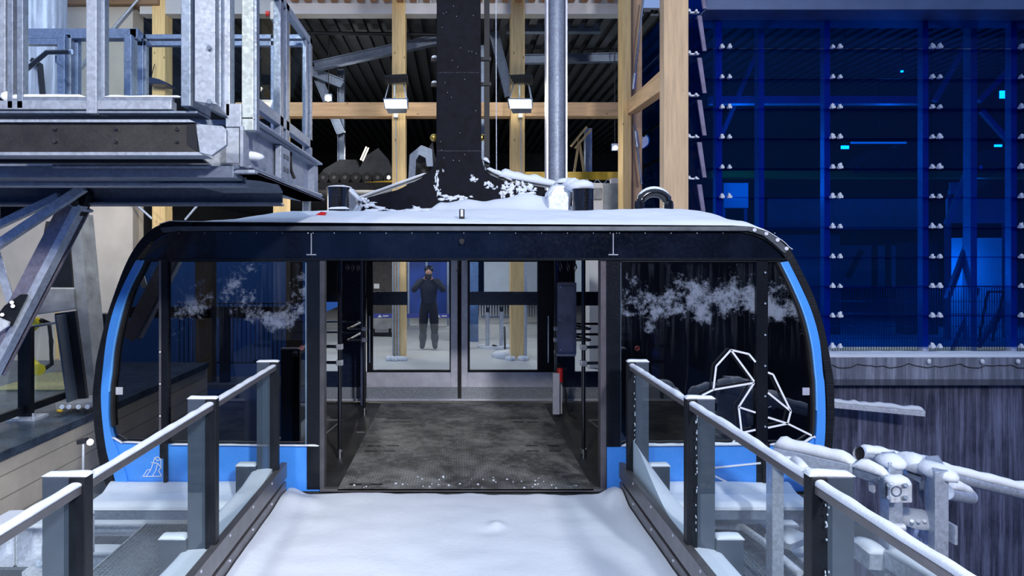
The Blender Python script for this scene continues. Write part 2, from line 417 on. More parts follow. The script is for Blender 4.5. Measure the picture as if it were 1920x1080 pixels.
# left dock: concrete wall running away from the camera, slab on top
MB().box(-12, -4.76, -1.0, 12.4, -7, -.10).build('wall_left', conc_l, kind='structure')
MB().box(-12, -4.72, -1.0, 12.4, -.10, 0.0).build('floor_left', wet, kind='structure', bevel=.01)
# beige building behind on the left
MB().box(-12.5, PX(248, YF), YF+.02, YF+.45, -.1, PZ(12, YF)).build('wall_beige', beige, kind='structure')
MB().box(PX(-40, 9), PX(102, 9), 9.0, 9.3, 4.1, 8.6).build('wall_upper_left', conc_u, kind='structure')
m = MB(); m.pbox(44, 70, 10, 20, 9.32, .06); m.pbox(64, 70, 10, 56, 9.32, .06); m.pbox(44, 62, 108, 118, 9.32, .06)
m.bar(P(60,112,8.93), P(75,122,8.93), .06, .06); m.bar(P(75,120,8.93), P(82,200,8.93), .05, .06)
m.build('cable_duct', blackp, label='black angular duct on the blue grey concrete wall behind the gantry, upper left', cat='duct')
# unseen dark wall added behind the viewpoint to darken right window reflections
MB().box(2.2, 26, -13.4, -13.0, -7, 9).build('wall_reflection_block', m_plain('dark_reflection_wall', (.05,.055,.07), .8, 0, .4, .6), kind='structure')
# timber portal and railing across the dock, mirrored in the left cabin window
YM = -4.0
def MX(px): return (px-VX)*(2*5.6-YM)/F
def MZ(py): return EYE-(py-VY)*(2*5.6-YM)/F
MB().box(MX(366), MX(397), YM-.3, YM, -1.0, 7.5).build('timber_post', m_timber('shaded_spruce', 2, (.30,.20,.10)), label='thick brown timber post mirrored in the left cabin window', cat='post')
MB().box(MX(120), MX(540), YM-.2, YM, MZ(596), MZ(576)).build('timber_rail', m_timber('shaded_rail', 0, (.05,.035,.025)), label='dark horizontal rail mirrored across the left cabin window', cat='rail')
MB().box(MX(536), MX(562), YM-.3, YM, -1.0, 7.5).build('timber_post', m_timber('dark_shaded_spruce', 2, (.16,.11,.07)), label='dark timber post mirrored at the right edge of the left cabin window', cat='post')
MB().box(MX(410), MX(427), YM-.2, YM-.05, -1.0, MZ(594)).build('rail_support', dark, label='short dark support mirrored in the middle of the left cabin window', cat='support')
m = MB()
for k in range(26): m.box(MX(320+k*8.6)-.008, MX(320+k*8.6)+.008, YM-.5, YM-.48, -.6, MZ(570))
m.box(MX(316), MX(540), YM-.5, YM-.47, MZ(571)-.02, MZ(571)); m.box(MX(316), MX(540), YM-.5, YM-.47, -.62, -.58)
m.build('bar_railing', dark, label='upright bar railing mirrored in the left cabin window', cat='railing')
MB().box(-14, -1.9, YM-.8, YM+.2, -1.1, -1.0).build('floor_opposite', conc_g, kind='structure')
# hall shell
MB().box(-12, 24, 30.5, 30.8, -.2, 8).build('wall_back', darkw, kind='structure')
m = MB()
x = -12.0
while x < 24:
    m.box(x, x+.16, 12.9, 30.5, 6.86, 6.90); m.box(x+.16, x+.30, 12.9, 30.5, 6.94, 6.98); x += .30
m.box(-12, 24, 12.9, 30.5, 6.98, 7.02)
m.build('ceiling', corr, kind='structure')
MB().pbox(262, 1168, -6, 26, YF+.02, .25).build('trim_2', offw, kind='structure')
MB().box(PX(1325, 12.0), 22, 12.0, 13.0, PZ(18, 12.0), 7.6).build('trim_3', m_plain('blue_grey_fascia', (.15,.20,.33), .5, .2, .1, 3, .05), kind='structure', bevel=.01)
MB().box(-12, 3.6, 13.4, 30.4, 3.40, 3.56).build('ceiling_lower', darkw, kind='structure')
# opening side panels that close the deck behind the facade
MB().box(3.62, 23.5, 13.0, 30, -.2, .05).build('floor_right', conc_g, kind='structure')
MB().box(23.5, 23.8, 12.9, 30.5, -.2, 7).build('wall_far_right', darkw, kind='structure')

# ================================================================== TIMBER FRAME
tz = 8.6
cols = [(103,110,'narrow timber post at the left edge of the beige wall, upper left'),
        (285,309,'timber column at left, beside the beige wall and behind the gantry'),
        (512,536,'timber column seen behind the glazed end of the gantry'),
        (735,760,'timber column carrying the left floodlight'),
        (958,984,'timber column carrying the right floodlight'),
        (1168,1183,'slim timber column between the round steel pipe and the thick post')]
for i, (a, b, lb) in enumerate(cols):
    yf = 11.0 if i == 5 else YF
    c = thing('timber_column', lb, 'column', (PX((a+b)/2, yf), yf, 0), 'timber columns of the station front')
    z0 = 0.0 if i != 5 else 0.0
    MB().box(PX(a, yf), PX(b, yf), yf, yf+.34, z0, tz).build('post', tim_z, c, bevel=.006)
    if i in (3, 4):
        m = MB()
        s = -1 if i == 3 else 1
        xb = PX(a+2, YF) if i == 3 else PX(b+1, YF)
        for k in range(3 if i == 3 else 1):
            m.cyl((xb+.055*k*1, YF-.03, .02), (xb+.055*k*1, YF-.03, 3.1), .016 if i == 3 else .03, 8)
        m.build('conduit', galv, c)
        m = MB()
        for k in range(14):
            m.blob((PX((a+b)/2, YF)+random.uniform(-.22,.22), YF-.1+random.uniform(-.06,.1), .03), .05, .05, .05)
        m.build('snow_lump', snow, c)
MB().box(PX(1184, 11.4), PX(1204, 11.4), 11.4, 11.7, 0, 8.6).build('timber_column', m_timber('darker_spruce', 2, (.40,.27,.18)),  # darker spruce tone for this column
    label='darker timber column behind the tie rods, right of the slim column', cat='column', bevel=.006)
MB().box(PX(440, YF), PX(1168, YF), YF+.03, YF+.30, PZ(217, YF), PZ(191, YF)).build('timber_beam', tim_x,
    label='long horizontal timber beam behind the two floodlights', cat='beam', bevel=.006)
MB().box(PX(109, YF), PX(300, YF), YF-.1, YF+.3, PZ(11, YF), PZ(-30, YF)).build('timber_beam', m_timber('dark_spruce', 0, (.30,.18,.09)),
    label='brown timber beam over the beige wall, upper left corner', cat='beam', bevel=.006)
m = MB()
for k in range(26):
    x = PX(555+24*k, YF+.3)
    if x < PX(1165, YF): m.box(x, x+.13, YF-.35, YF-.02, PZ(5, YF)+.0, PZ(-20, YF))
m.build('timber_rafters', m_timber('red_brown_spruce', 1, (.36,.19,.10)), label='row of timber rafter ends along the top edge above the pale beam', cat='rafters', kind='stuff')
# thick near post, brace to the slim column, tie rods
YN = 9.1
n = MB().box(PX(1245, YN), PX(1291, YN), YN, YN+.20, 0.0, 8.6).build('timber_post', m_timber('pale_spruce', 2, (.66,.47,.29)),
    label='thick pale timber post rising behind the right end of the cabin roof', cat='post', bevel=.006)
MB().prism([(PX(1176, 11.0), 11.0, PZ(214, 11.0)), (PX(1176, 11.0), 11.0, PZ(189, 11.0)), (PX(1237, 9.32), 9.32, PZ(133, 9.32)), (PX(1237, 9.32), 9.32, PZ(171, 9.32))],
           (.16, 0, 0)).build('timber_brace', tim_y, label='short timber brace running back from the thick post to the slim column', cat='beam', bevel=.005)
for (a, b, lb) in (((1206,0,11.2),(1189,150,11.2),'upper tie rod in front of the darker timber column'),
                   ((1190,235,11.2),(1203,345,11.2),'lower tie rod in front of the darker timber column')):
    t = thing('tie_rod', 'steel '+lb, 'rod', P(*b), 'tie rods beside the slim timber column')
    MB().cyl(P(*a), P(*b), .018, 8).build('rod', galv_d, t)
    q = P(*a).lerp(P(*b), .92 if 'upper' in lb else .1); MB().cyl(q, q+(P(*b)-P(*a)).normalized()*.28, .04, 10).build('turnbuckle', galv, t)
for (a, b, lb) in (((235,365,12.2),(285,410,12.2),'thin steel rod leaning down to the right behind the left end of the cabin roof'),
                   ((385,368,12.2),(347,412,12.2),'thin steel rod leaning down to the left behind the left end of the cabin roof'),
                   ((262,-5,12.3),(148,128,12.3),'long thin steel rod crossing the beige wall at upper left')):
    MB().cyl(P(*a), P(*b), .022, 8).build('tie_rod', galv, label=lb, cat='rod')

# round steel pipe column
c = thing('pipe_column', 'tall round galvanised steel column right of the cabin hanger', 'column', (PX(1041, 10), 10, 0))
MB().cyl((PX(1043, 10), 10, 0), (PX(1043, 10), 10, 8.6), .13, 28).build('pipe', m_galv('spangled_pipe', (.28,.32,.40), .4, .45), c)
MB().box(PX(1023, 10), PX(1026.5, 10), 9.9, 10.1, 2.0, 8.6).build('edge_strip', alu, c)
MB().box(PX(1058, 10), PX(1061, 10), 9.86, 10.1, 2.0, 8.6).build('edge_strip', alu, c)
MB().box(PX(1026, 10), PX(1062, 10), 9.82, 10.18, 0, .03).build('base_plate', galv_d, c)
# small speaker box on the slim column
c = thing('junction_box', 'pale grey box fixed to the slim timber column just above the roof snow', 'box', P(1155, 356, 12.4))
MB().pbox(1146, 1161, 334, 357, 12.3, .12).build('housing', offw, c, bevel=.01)
MB().tube([P(1159,356,12.38), P(1165,350,12.38), P(1163,338,12.38)], .012, 8).build('cable', rubber, c)
# pale cabinets behind the roof
c = thing('control_cabinet', 'pale grey control cabinet behind the galvanised roof hood', 'cabinet', (PX(1122, 11.5), 11.5, 0))
MB().box(PX(1105, 11.5), PX(1131, 11.5), 11.5, 11.9, 0, PZ(343, 11.5)).build('housing', offw, c, bevel=.01)
MB().box(PX(1131, 11.5), PX(1160, 11.5), 11.55, 11.9, 0, PZ(343, 11.5)).build('side_panel', m_plain('grey_green_panel', (.20,.24,.27), .5), c)
MB().pbox(1112, 1130, 352, 374, 11.44, .06).build('socket_cover', conc_g, c, bevel=.02)

# ================================================================== FLOODLIGHTS
for i, cx in enumerate((742, 976)):
    y = YF-.42
    L = thing('floodlight', ('left' if i == 0 else 'right')+' lit floodlight on its timber column, '+('left' if i == 0 else 'right')+' of the cabin hanger',
              'lamp', P(cx, 198, YF), 'floodlights on the timber columns')
    fz = lambda py: PZ(py, y)
    # housing tilted down towards the viewer
    m = MB(); m.prism([P(cx-22,187,y+.05), P(cx+20,187,y+.05), P(cx+21,203,y-.08), P(cx-19,203,y-.08)], (0,.04,.0)); 
    m.build('lens', lamp_m, L)
    m = MB(); m.prism([P(cx-19,203,y-.09), P(cx+21,203,y-.09), P(cx+20,212,y+.05), P(cx-14,213,y+.05)], (0,.10,.03))
    m.prism([P(cx-24,184,y+.05), P(cx-22,187,y+.04), P(cx-19,203,y-.09), P(cx-21,204,y-.09)], (0,.14,.02))
    m.prism([P(cx+20,187,y+.04), P(cx+23,184,y+.05), P(cx+23,204,y-.09), P(cx+21,203,y-.09)], (0,.14,.02))
    m.prism([P(cx-24,184,y+.05), P(cx+23,184,y+.05), P(cx+20,187,y+.04), P(cx-22,187,y+.04)], (0,.18,.02))
    m.build('housing', galv_d, L, bevel=.004)
    m = MB(); m.prism([P(cx-22,141,y+.05), P(cx+22,139,y+.05), P(cx+22,154,y-.02), P(cx-12,157,y-.02)], (0,.05,.02)); m.build('heat_sink', blackp, L)
    m = MB()
    for k in range(15): m.pbox(cx-19+k*2.9, cx-17.8+k*2.9, 142, 157, y-.05, .09)
    m.build('cooling_fins', rubber, L)
    m = MB(); m.bar(P(cx-2,157,y+.05), P(cx-2,186,y+.1), .03, .03); m.bar(P(cx-20,184,y+.1), P(cx-13,158,y+.12), .03, .02); m.bar(P(cx+20,184,y+.1), P(cx+15,157,y+.12), .03, .02)
    m.build('bracket', galv_d, L)
    m = MB(); m.pbox(cx-4, cx+4, 213, 220, YF-.1, .08); m.build('cable_box', galv, L)
    MB().cyl(P(cx,220,YF-.03), P(cx+2,360,YF-.03), .009, 6).build('cable', galv, L)
    spot('floodlight_beam', P(cx, 200, y-.25), P(cx-10, 520, 9.4), 70, (1, .96, .86), 2.7, .12, .5)
    point('floodlight_spill', P(cx, 165, y-.40), 5, (1, .93, .72), .1)

# ================================================================== HALL INTERIOR
for (a, b, w, lb) in (((575,105,14.5),(575,400,14.5),.16,'dim steel column inside the hall right of the gantry'),
                   ((640,130,15.0),(640,330,15.0),.16,'dim steel column inside the hall left of the floodlit timber column'),
                   ((905,85,14.0),(905,320,14.0),.14,'slim steel column seen between the hanger and its ladder rail')):
    MB().ibeam(P(*a), P(*b), w, w, .02, (1,0,0)).build('steel_column', galv_d, label=lb, cat='column')
for (a, b, lb) in (((590,125,14.3),(860,66,13.6),'sloping steel beam under the corrugated hall ceiling'),
                   ((575,130,14.6),(642,158,14.6),'short steel strut between the two dim hall columns'),
                   ((598,150,14.8),(640,250,14.8),'diagonal steel strut between the two dim hall columns'),
                   ((950,53,13.6),(1125,53,13.6),'pale steel beam under the hall ceiling right of the round column'),
                   ((960,112,15.0),(1168,108,15.0),'dim steel beam high in the hall behind the round column'),
                   ((925,60,13.8),(955,180,13.8),'dark curved strut right of the ladder rail')):
    MB().ibeam(P(*a), P(*b), .16, .20, .02).build('steel_beam', galv_d, label=lb, cat='beam')
m = MB(); m.cyl(P(575,62,13.4), P(900,66,13.4), .04, 10); m.build('ceiling_pipe', blackp, label='black pipe hanging under the corrugated ceiling', cat='pipe')
tr = thing('timber_trestle', 'thin timber trestle in the dark hall right of the round steel column', 'trestle', P(1086, 322, 14.5))
for k, (a, b) in enumerate((((1072,353,14.6),(1086,262,14.6)), ((1099,353,14.6),(1086,262,14.6)), ((1070,275,14.4),(1100,238,14.4)), ((1078,278,14.4),(1108,243,14.4)))):
    MB().bar(P(*a), P(*b), .05, .05).build('leg' if k < 2 else 'top_rail', tim_z, tr)
MB().pbox(1098, 1110, 240, 326, 15, .2).build('steel_column', galv_d, label='bluish steel column in the dark hall behind the trestle', cat='column')
MB().prism([P(985,322,13.6), P(1160,322,13.6), P(1160,337,13.6), P(985,338,13.6)], (0,.15,0)).build('yellow_beam', yellow, label='yellow steel beam right of the hanger above the roof snow', cat='beam')
MB().prism([P(268,372,17), P(735,338,13.6), P(735,352,13.6), P(268,390,17)], (0,.15,0)).build('yellow_beam', yellow, label='long yellow steel beam left of the hanger above the roof', cat='beam')
MB().cyl(P(1012,346,13), P(1145,346,13), .012, 6).build('lattice_wire', galv, label='thin lattice girder above the pale control cabinet', cat='girder')
m = MB()
for k in range(8):
    x0 = 990+k*20; m.bar(P(x0,346,13), P(x0+10,336,13), .012, .012); m.bar(P(x0+10,336,13), P(x0+20,346,13), .012, .012)
m.build('lattice_girder', galv, label='zigzag lattice girder between the round column and the slim column', cat='girder')
# parked carriage with running wheels
hubm = m_plain('dark_hub', (.06,.06,.065), .5, .2)  # dark hub colour
def carriage(x0, x1, yb, Y, lb, nw, bright=()):
    c = thing('cable_car_carriage', lb, 'carriage', P((x0+x1)/2, yb, Y), 'parked carriages in the hall')
    m = MB(); h = (x1-x0)
    m.pprism([(x0,yb-12),(x0+8,yb-26),(x0+h*.28,yb-44),(x0+h*.5,yb-44),(x0+h*.55,yb-28),(x0+h*.62,yb-50),(x0+h*.8,yb-66),(x1-8,yb-44),(x1,yb-22),(x1,yb-10),(x0+h*.5,yb-14)], Y, .35)
    m.build('chassis', dark, c, bevel=.01)
    for k in range(nw):
        px = x0+8+(h-16)*k/(nw-1); r = 10*Y/F; q = P(px, yb-10, Y-.08)
        w = MB().cyl(q, q+Vector((0,.10,0)), r, 20).build('wheel', rubber, c)
        MB().cyl(q-Vector((0,.02,0)), q+Vector((0,.02,0)), r*.36, 14).build('wheel_hub', chrome if k in bright else hubm, w)
    return c
carriage(598, 737, 343, 14.3, 'dark cable car carriage with a row of wheels left of the hanger', 7, (6,))
carriage(768, 822, 330, 14.4, 'arched dark carriage part beside the left floodlight column', 3)
m = MB(); m.pprism([(765,345),(768,290),(790,272),(810,280),(812,312),(800,312),(798,296),(786,290),(780,300),(778,345)], 13.9, .2)
m.build('arch_bracket', galv_d, label='grey steel arch right of the left floodlight column', cat='bracket')
m = MB(); m.bar(P(676,300,14), P(687,275,14), .015, .03); m.bar(P(680,302,14), P(691,277,14), .015, .03)
m.build('tube_lamp', m_emit('dim_tube', (1,.95,.8), 1.6), label='pair of slanted pale strips above the parked carriage', cat='lamp')
for (cx, cy, Y, r, lb) in ((615,184,14.2,.07,'bright round lamp in the hall above the long timber beam, left'), (1154,277,14.5,.05,'small round lamp deep in the hall beside the slim column')):
    L = thing('hall_lamp', lb, 'lamp', P(cx, cy, Y)); m = MB(); m.blob(P(cx, cy, Y-.05), r, r, r, 12, 8, 0); m.build('bulb', lamp_m, L)
    MB().box(PX(cx,Y)-.08, PX(cx,Y)+.08, Y+.02, Y+.12, PZ(cy,Y)-.06, PZ(cy,Y)+.1).build('housing', galv_d, L); MB().cyl((PX(cx,Y), Y+.07, PZ(cy,Y)+.1), (PX(cx,Y), Y+.07, 6.88), .01, 6).build('hanging_rod', dark, L)
# lights inside the hall, added fill lamps
point('hall_light', (-2.5, 16.5, 4.6), 30, (.95,.97,1), .2)
point('hall_light', (2.0, 16.5, 4.6), 20, (.95,.97,1), .2)
for p in ((-2.0, 13.8, 3.0), (1.4, 14.2, 3.0), (0, 19, 3.0)): point('boarding_fill', p, 95, (1,.97,.92), .25)  # unseen fill lamps added to brighten the snow floor beyond the doors
for p in ((6.5,15,4.5),(10.5,15.5,4.5),(9.0,14.6,1.6),(13,16,4.0)): point('facade_inner_fill', p, 72, (.8,.98,1), .3)  # unseen fill lamps added so the interior shows through the cobalt glass
point('facade_inner_fill', (13.6, 16.7, 1.6), 90, (.8,.97,1), .2); point('facade_inner_fill', (6.5, 13.9, 3.5), 25, (.8,.97,1), .2); point('carriage_light', (-2.6, 13.3, 5.2), 14, (1,.97,.9), .1)  # first two are fill lamps added close to the pale panels
spot('left_wall_light', (-4.5, 7.0, 5.5), (-6.5, 12.5, 2.5), 420, (1,.95,.86), 1.9, .2)
point('dock_fill', (-6.6, 9.0, 3.0), 80, (1,.95,.86), .2)  # unseen fill lamp added to brighten the left dock

# behind the cabin doors
MB().box(PX(908, 19), PX(1140, 19), 19, 19.2, PZ(552, 19)-.02, 3.2).build('wall_hall_pale', m_plain('pale_hall_panel', (.45,.52,.62), .6, 0, .06), kind='structure')
MB().box(PX(700, 22), PX(760, 22), 22, 22.2, 0, 3.2).build('wall_hall_dark', m_plain('brown_grey_panel', (.09,.08,.08), .7, 0, .3), kind='structure')
c = thing('barrier_mesh_banner', 'dark blue banner wall hanging beyond the left door pane behind the person', 'banner', (PX(803, 18.5), 18.5, 0))
MB().box(PX(764, 18.5), PX(842, 18.5), 18.5, 18.53, PZ(588, 18.5), 3.2).build('cloth', m_plain('blue_banner', (.01,.05,.30), .6, 0, .5, 1.5), c)
m = MB()
for a in (766, 800, 840): m.box(PX(a,18.5)-.03, PX(a,18.5)+.03, 18.46, 18.52, .0, 3.2)
m.build('post', galv_d, c)
m = MB(); m.box(PX(700, 17), PX(852, 17), 17, 17.02, PZ(596, 17), PZ(588, 17)); tp = m.build('barrier_tape', m_plain('violet_blue_tape', (.05,.07,.38), .5), label='violet blue barrier tape with small white peaks crossing behind the left door pane', cat='tape')
m = MB()
for cx in (708, 818):
    m.pprism([(cx,595),(cx+4,590),(cx+6,592),(cx+8,595)], 16.98, .005)
    m.pbox(cx+10, cx+20, 591.5, 593.5, 16.98, .005)
m.build('printed_mark', white, tp)
# long bench table on the left beyond the glass
c = thing('standing_sign', 'grey panel stand on thin legs beyond the left door pane', 'stand', (PX(722, 16), 16, 0))
MB().pbox(695, 733, 597, 618, 16, .05).build('panel', conc_g, c)
for a in (700, 731): MB().box(PX(a,16)-.03, PX(a,16)+.03, 16.0, 16.05, PZ(627,16), PZ(616,16)).build('leg', blackp, c)
MB().pbox(690, 742, 626, 629, 15.9, .3).build('foot_bar', blackp, c)
m = MB(); m.pbox(701, 711, 532, 541, 15.8, .03); m.build('notice', offw, label='small white notice high behind the left door pane', cat='sign')
# turnstile posts
for k, (cx, top, bot) in enumerate(((914,576,653),(940,575,653))):
    Y = 2.04*F/(bot-VY)
    c = thing('barrier_post', ('left' if k == 0 else 'right')+' slim steel queue post beyond the right door pane', 'post', (PX(cx,Y), Y, 0), 'queue posts in the hall')
    MB().cyl((PX(cx,Y), Y, .03), (PX(cx,Y), Y, PZ(top+8,Y)), .045, 12).build('tube', galv, c)
    MB().box(PX(cx-3,Y), PX(cx+3,Y), Y-.05, Y+.05, PZ(top+9,Y), PZ(top,Y)).build('head', blackp, c)
    MB().cyl((PX(cx,Y), Y, .0), (PX(cx,Y), Y, .06), .22, 20).build('base', snow, c)
MB().bar(P(903,594,14.2), P(958,594,14.2), .05, .05).build('queue_crossbar', galv_d, label='horizontal barrier arm between the two queue posts', cat='barrier')
MB().cyl((PX(947,13),13,.0), (PX(946,13),13,PZ(612,13)), .02, 8).build('marker_stick', blackp, label='thin dark stick standing in snow beside the right queue post', cat='stick')
m = MB(); m.box(PX(866,15),PX(897,15),15,15.3,0,PZ(488,15)-.0); m.build('lattice_column', m_plain('blue_shade_steel', (.06,.13,.30), .5, .3), label='bluish steel column seen at the left edge of the right door pane', cat='column')
m = MB()
for k in range(9): m.blob((PX(936+k*4,12.8), 12.7+random.uniform(-.1,.2), .05), .16, .14, .09)
m.build('snow_heap', snow, label='low lumpy snow heap at the foot of the right floodlight column', cat='snow', kind='stuff')
# fence beyond
m = MB()
for k in range(26): m.box(PX(900+k*5,21)-.012, PX(900+k*5,21)+.012, 21, 21.02, PZ(600,21), PZ(560,21))
for py in (562, 598): m.box(PX(900,21), PX(1030,21), 21, 21.03, PZ(py,21)-.02, PZ(py,21)+.02)
m.build('railing', galv, label='far upright bar railing beyond the right door pane', cat='railing')

# ================================================================== BLUE FACADE
colx = [1190, 1358, 1564, 1750, 1916, 2085]
rowy = [35, 92, 148, 204, 260, 316, 371, 427, 483, 538, 593, 650]
cname = ['first','second','third','fourth','fifth']
def clip_snow(m, x, y, z, s=1.0):
    m.blob((x, y, z+.03*s), .032*s, .045, .05*s, 8, 6, .25); m.box(x-.034*s, x+.034*s, y-.04, y+.04, z-.01, z+.03*s)
for r in range(11):
    for c in range(5):
        x0 = PX(colx[c], YF)+.002; x1 = PX(colx[c+1], YF)-.002
        z1 = PZ(rowy[r], YF); z0 = PZ(rowy[r+1], YF)
        if c == 0: x0 = max(x0, 4.2)
        g = MB(); t = .012
        g.prism([(x0, YF+.06, z1+.02), (x1, YF+.06, z1+.02), (x1, YF-.03, z0), (x0, YF-.03, z0)], (0, t, 0))
        o = g.build('glass_shingle', g_blue, label='cobalt glass shingle of the facade, %s row from top, %s bay from the left' % (ORD[r], cname[c]), cat='glass', group='cobalt glass shingles of the facade')
        m = MB()
        clip_snow(m, x1-.07, YF-.07, z0, random.uniform(.85,1.2))
        if c > 0: clip_snow(m, x0+.07, YF-.07, z0, random.uniform(.85,1.25))
        m.build('snowy_clip', snow, o, label='snow-capped glass clips')
for k, (a, b) in enumerate(((1346,1358),(1551,1562),(1737,1748),(1904,1915))):
    MB().box(PX(a,YF), PX(b,YF), YF+.10, YF+.24, .10, PZ(18,YF)).build('facade_post', galv_b, label='%s steel facade post from the left behind the cobalt glass' % ORD[k], cat='post', group='steel posts behind the glass facade')
for k, (a, b) in enumerate(((1423,1433),(1820,1832))):
    MB().box(PX(a,13.2), PX(b,13.2), 13.2, 13.4, .05, 6.8).build('inner_column', galv_b, label=('left' if k == 0 else 'right')+' inner steel column seen dimly through the cobalt glass', cat='column')
for k, (a, b, c2, lb) in enumerate((((1330,189),(1730,189),13.8,'upper horizontal steel beam behind the cobalt glass'),((1330,328),(1960,328),15.05,'lower horizontal yellow beam behind the cobalt glass'))):
    MB().bar(P(*a, c2), P(*b, c2), .3 if k else .2, .16).build('inner_beam', galv_b if k == 0 else yellow, label=lb, cat='beam')
for k, (a, b, Y) in enumerate((((1752,190),(1812,80),13.6),((1835,190),(1892,130),13.6),((1840,208),(1895,270),13.6),((1775,420),(1822,300),13.6),((1350,260),(1420,95),14.2),
                               ((1776,560),(1826,425),13.4),((1780,660),(1832,540),13.4),((1832,650),(1905,545),13.4))):
    MB().bar(P(*a, Y), P(*b, Y), .09, .09).build('inner_brace', galv_d if k > 4 else galv, label='diagonal steel brace behind the cobalt glass, %s' % ['top right bay','upper far right','middle far right','right of the third post','top left bay','lower right, upper one','lower right, middle one','lower far right'][k], cat='brace')
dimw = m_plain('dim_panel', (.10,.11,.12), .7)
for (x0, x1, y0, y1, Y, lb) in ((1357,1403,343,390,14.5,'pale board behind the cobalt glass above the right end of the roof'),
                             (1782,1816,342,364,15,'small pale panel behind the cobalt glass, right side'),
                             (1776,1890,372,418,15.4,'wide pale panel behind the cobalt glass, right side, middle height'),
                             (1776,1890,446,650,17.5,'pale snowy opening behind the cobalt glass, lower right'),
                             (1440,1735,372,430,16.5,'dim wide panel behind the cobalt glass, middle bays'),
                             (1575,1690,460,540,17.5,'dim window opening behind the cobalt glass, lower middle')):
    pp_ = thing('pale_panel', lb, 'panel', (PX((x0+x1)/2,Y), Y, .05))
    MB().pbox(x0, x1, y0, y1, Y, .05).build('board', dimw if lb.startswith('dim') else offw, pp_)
    for x_ in (PX(x0,Y)+.03, PX(x1,Y)-.03): MB().box(x_-.03, x_+.03, Y+.05, Y+.10, .05, PZ(y1,Y)+.1).build('support', galv_d, pp_)
m = MB()
for (a, b) in (((1592,455),(1612,420)),((1616,470),(1590,520)),((1640,450),(1640,545)),((1665,450),(1665,545))): m.bar(P(*a,16.8), P(*b,16.8), .10, .10)
m.build('inner_truss', blackp, label='dark truss in front of the dim window behind the cobalt glass', cat='truss')
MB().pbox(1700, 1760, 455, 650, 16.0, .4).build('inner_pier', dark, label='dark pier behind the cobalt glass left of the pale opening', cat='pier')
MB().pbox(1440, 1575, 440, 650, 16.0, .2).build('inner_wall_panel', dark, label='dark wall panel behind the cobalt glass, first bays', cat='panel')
carriage(1600, 1740, 324, 14.85, 'dark carriage behind the cobalt glass in the middle bay', 7)
carriage(1830, 1925, 324, 14.85, 'pale lit carriage with wheels behind the cobalt glass at far right', 4, (0,))
for k, (x0, x1, y0, y1, Y, lb) in enumerate(((1578,1592,273,279,14.0,'small bright lamp behind the cobalt glass, second bay'),(1866,1879,271,275,14.0,'bright strip lamp behind the cobalt glass, far right'),
        (1690,1694,132,135,14,'pinpoint lamp high behind the cobalt glass'),(1876,1892,170,184,14,'bright square lamp high behind the cobalt glass, far right'),(1596,1700,266,269,14.3,'long faint strip lamp behind the cobalt glass, second bay'))):
    L = thing('inner_lamp', lb, 'lamp', P((x0+x1)/2, y0, Y))
    MB().pbox(x0, x1, y0, y1, Y, .03).build('tube', lamp_c if k != 4 else m_emit('faint_strip', (.8,1,1), 1.2), L)
    MB().cyl(P((x0+x1)/2, y0, Y+.015), Vector((PX((x0+x1)/2,Y), Y+.015, 6.88)), .008, 6).build('hanging_rod', dark, L)
# wire mesh fence inside
m = MB(); x = PX(1335, 12.95)
while x < 13.5: m.box(x-.005, x+.005, 12.95, 12.96, .06, 1.42); x += .052
for z in (.1, .35, .6, .85, 1.1, 1.4): m.box(PX(1335,12.95), 13.5, 12.94, 12.96, z-.006, z+.006)
m.build('mesh_fence', galv_d, label='fine wire mesh fence behind the bottom rows of cobalt glass', cat='fence')
# leaning ladder frame behind the lower right glass
m = MB(); m.bar(P(1835,640,13.2), P(1852,547,13.2), .03, .04); m.bar(P(1860,640,13.2), P(1882,547,13.2), .03, .04); m.bar(P(1852,547,13.2), P(1882,547,13.2), .03, .04)
m.build('leaning_frame', blackp, label='black frame leaning behind the lower right cobalt glass', cat='frame')
# cable with bulbs along the coping
m = MB(); pts = [P(1560+k*12, 686+2.5*math.sin(k*.9)+(1.5 if k % 4 else -2), 12.13) for k in range(42)]
m.tube(pts, .008, 5); o = m.build('coping_cable', rubber, label='thin black cable sagging along the face of the coping', cat='cable')
m = MB()
for cx in (1742, 1842, 1909): m.blob(P(cx, 678, 12.1), .035, .035, .05)
m.build('snow_lump', snow, o)

# oblique screen of blue glass running back from the near corner
xs = PX(1320, 9.1)
rz = [PZ(16+78.5*k, 9.1) for k in range(-1, 12)]
for r in range(10):
    z1 = PZ(-62+79*r+17, 9.1); z0 = PZ(17+79*r, 9.1)
    g = MB(); g.prism([(xs-.07, 9.1, z1+.03), (xs, 9.1, z0), (xs, 12.3, z0), (xs-.07, 12.3, z1+.03)], (.014, 0, 0))
    o = g.build('screen_shingle', g_blue2, label='oblique cobalt glass shingle beside the thick timber post, %s from the top' % ORD[r], cat='glass', group='oblique cobalt shingles of the side screen')
    m = MB(); m.prism([(xs-.10, 9.08, z1+.03), (xs-.02, 9.08, z0), (xs+.03, 9.08, z0), (xs-.04, 9.08, z1+.03)], (0, .03, 0)); m.build('panel_edge', m_plain('mauve_glass_edge', (.17,.15,.26), .4), o)
    m = MB(); m.box(xs-.30, xs-.02, 9.22, 9.27, z0-.01, z0+.01); clip_snow(m, xs-.18, 9.2, z0+.0, .5); clip_snow(m, xs-.08, 9.2, z0, .4); m.build('snowy_clip', snow, o)
MB().box(xs-.32, xs-.24, 9.35, 9.5, 0, 6.4).build('screen_post', galv_b, label='thin steel post of the oblique screen right behind the thick timber post', cat='post')
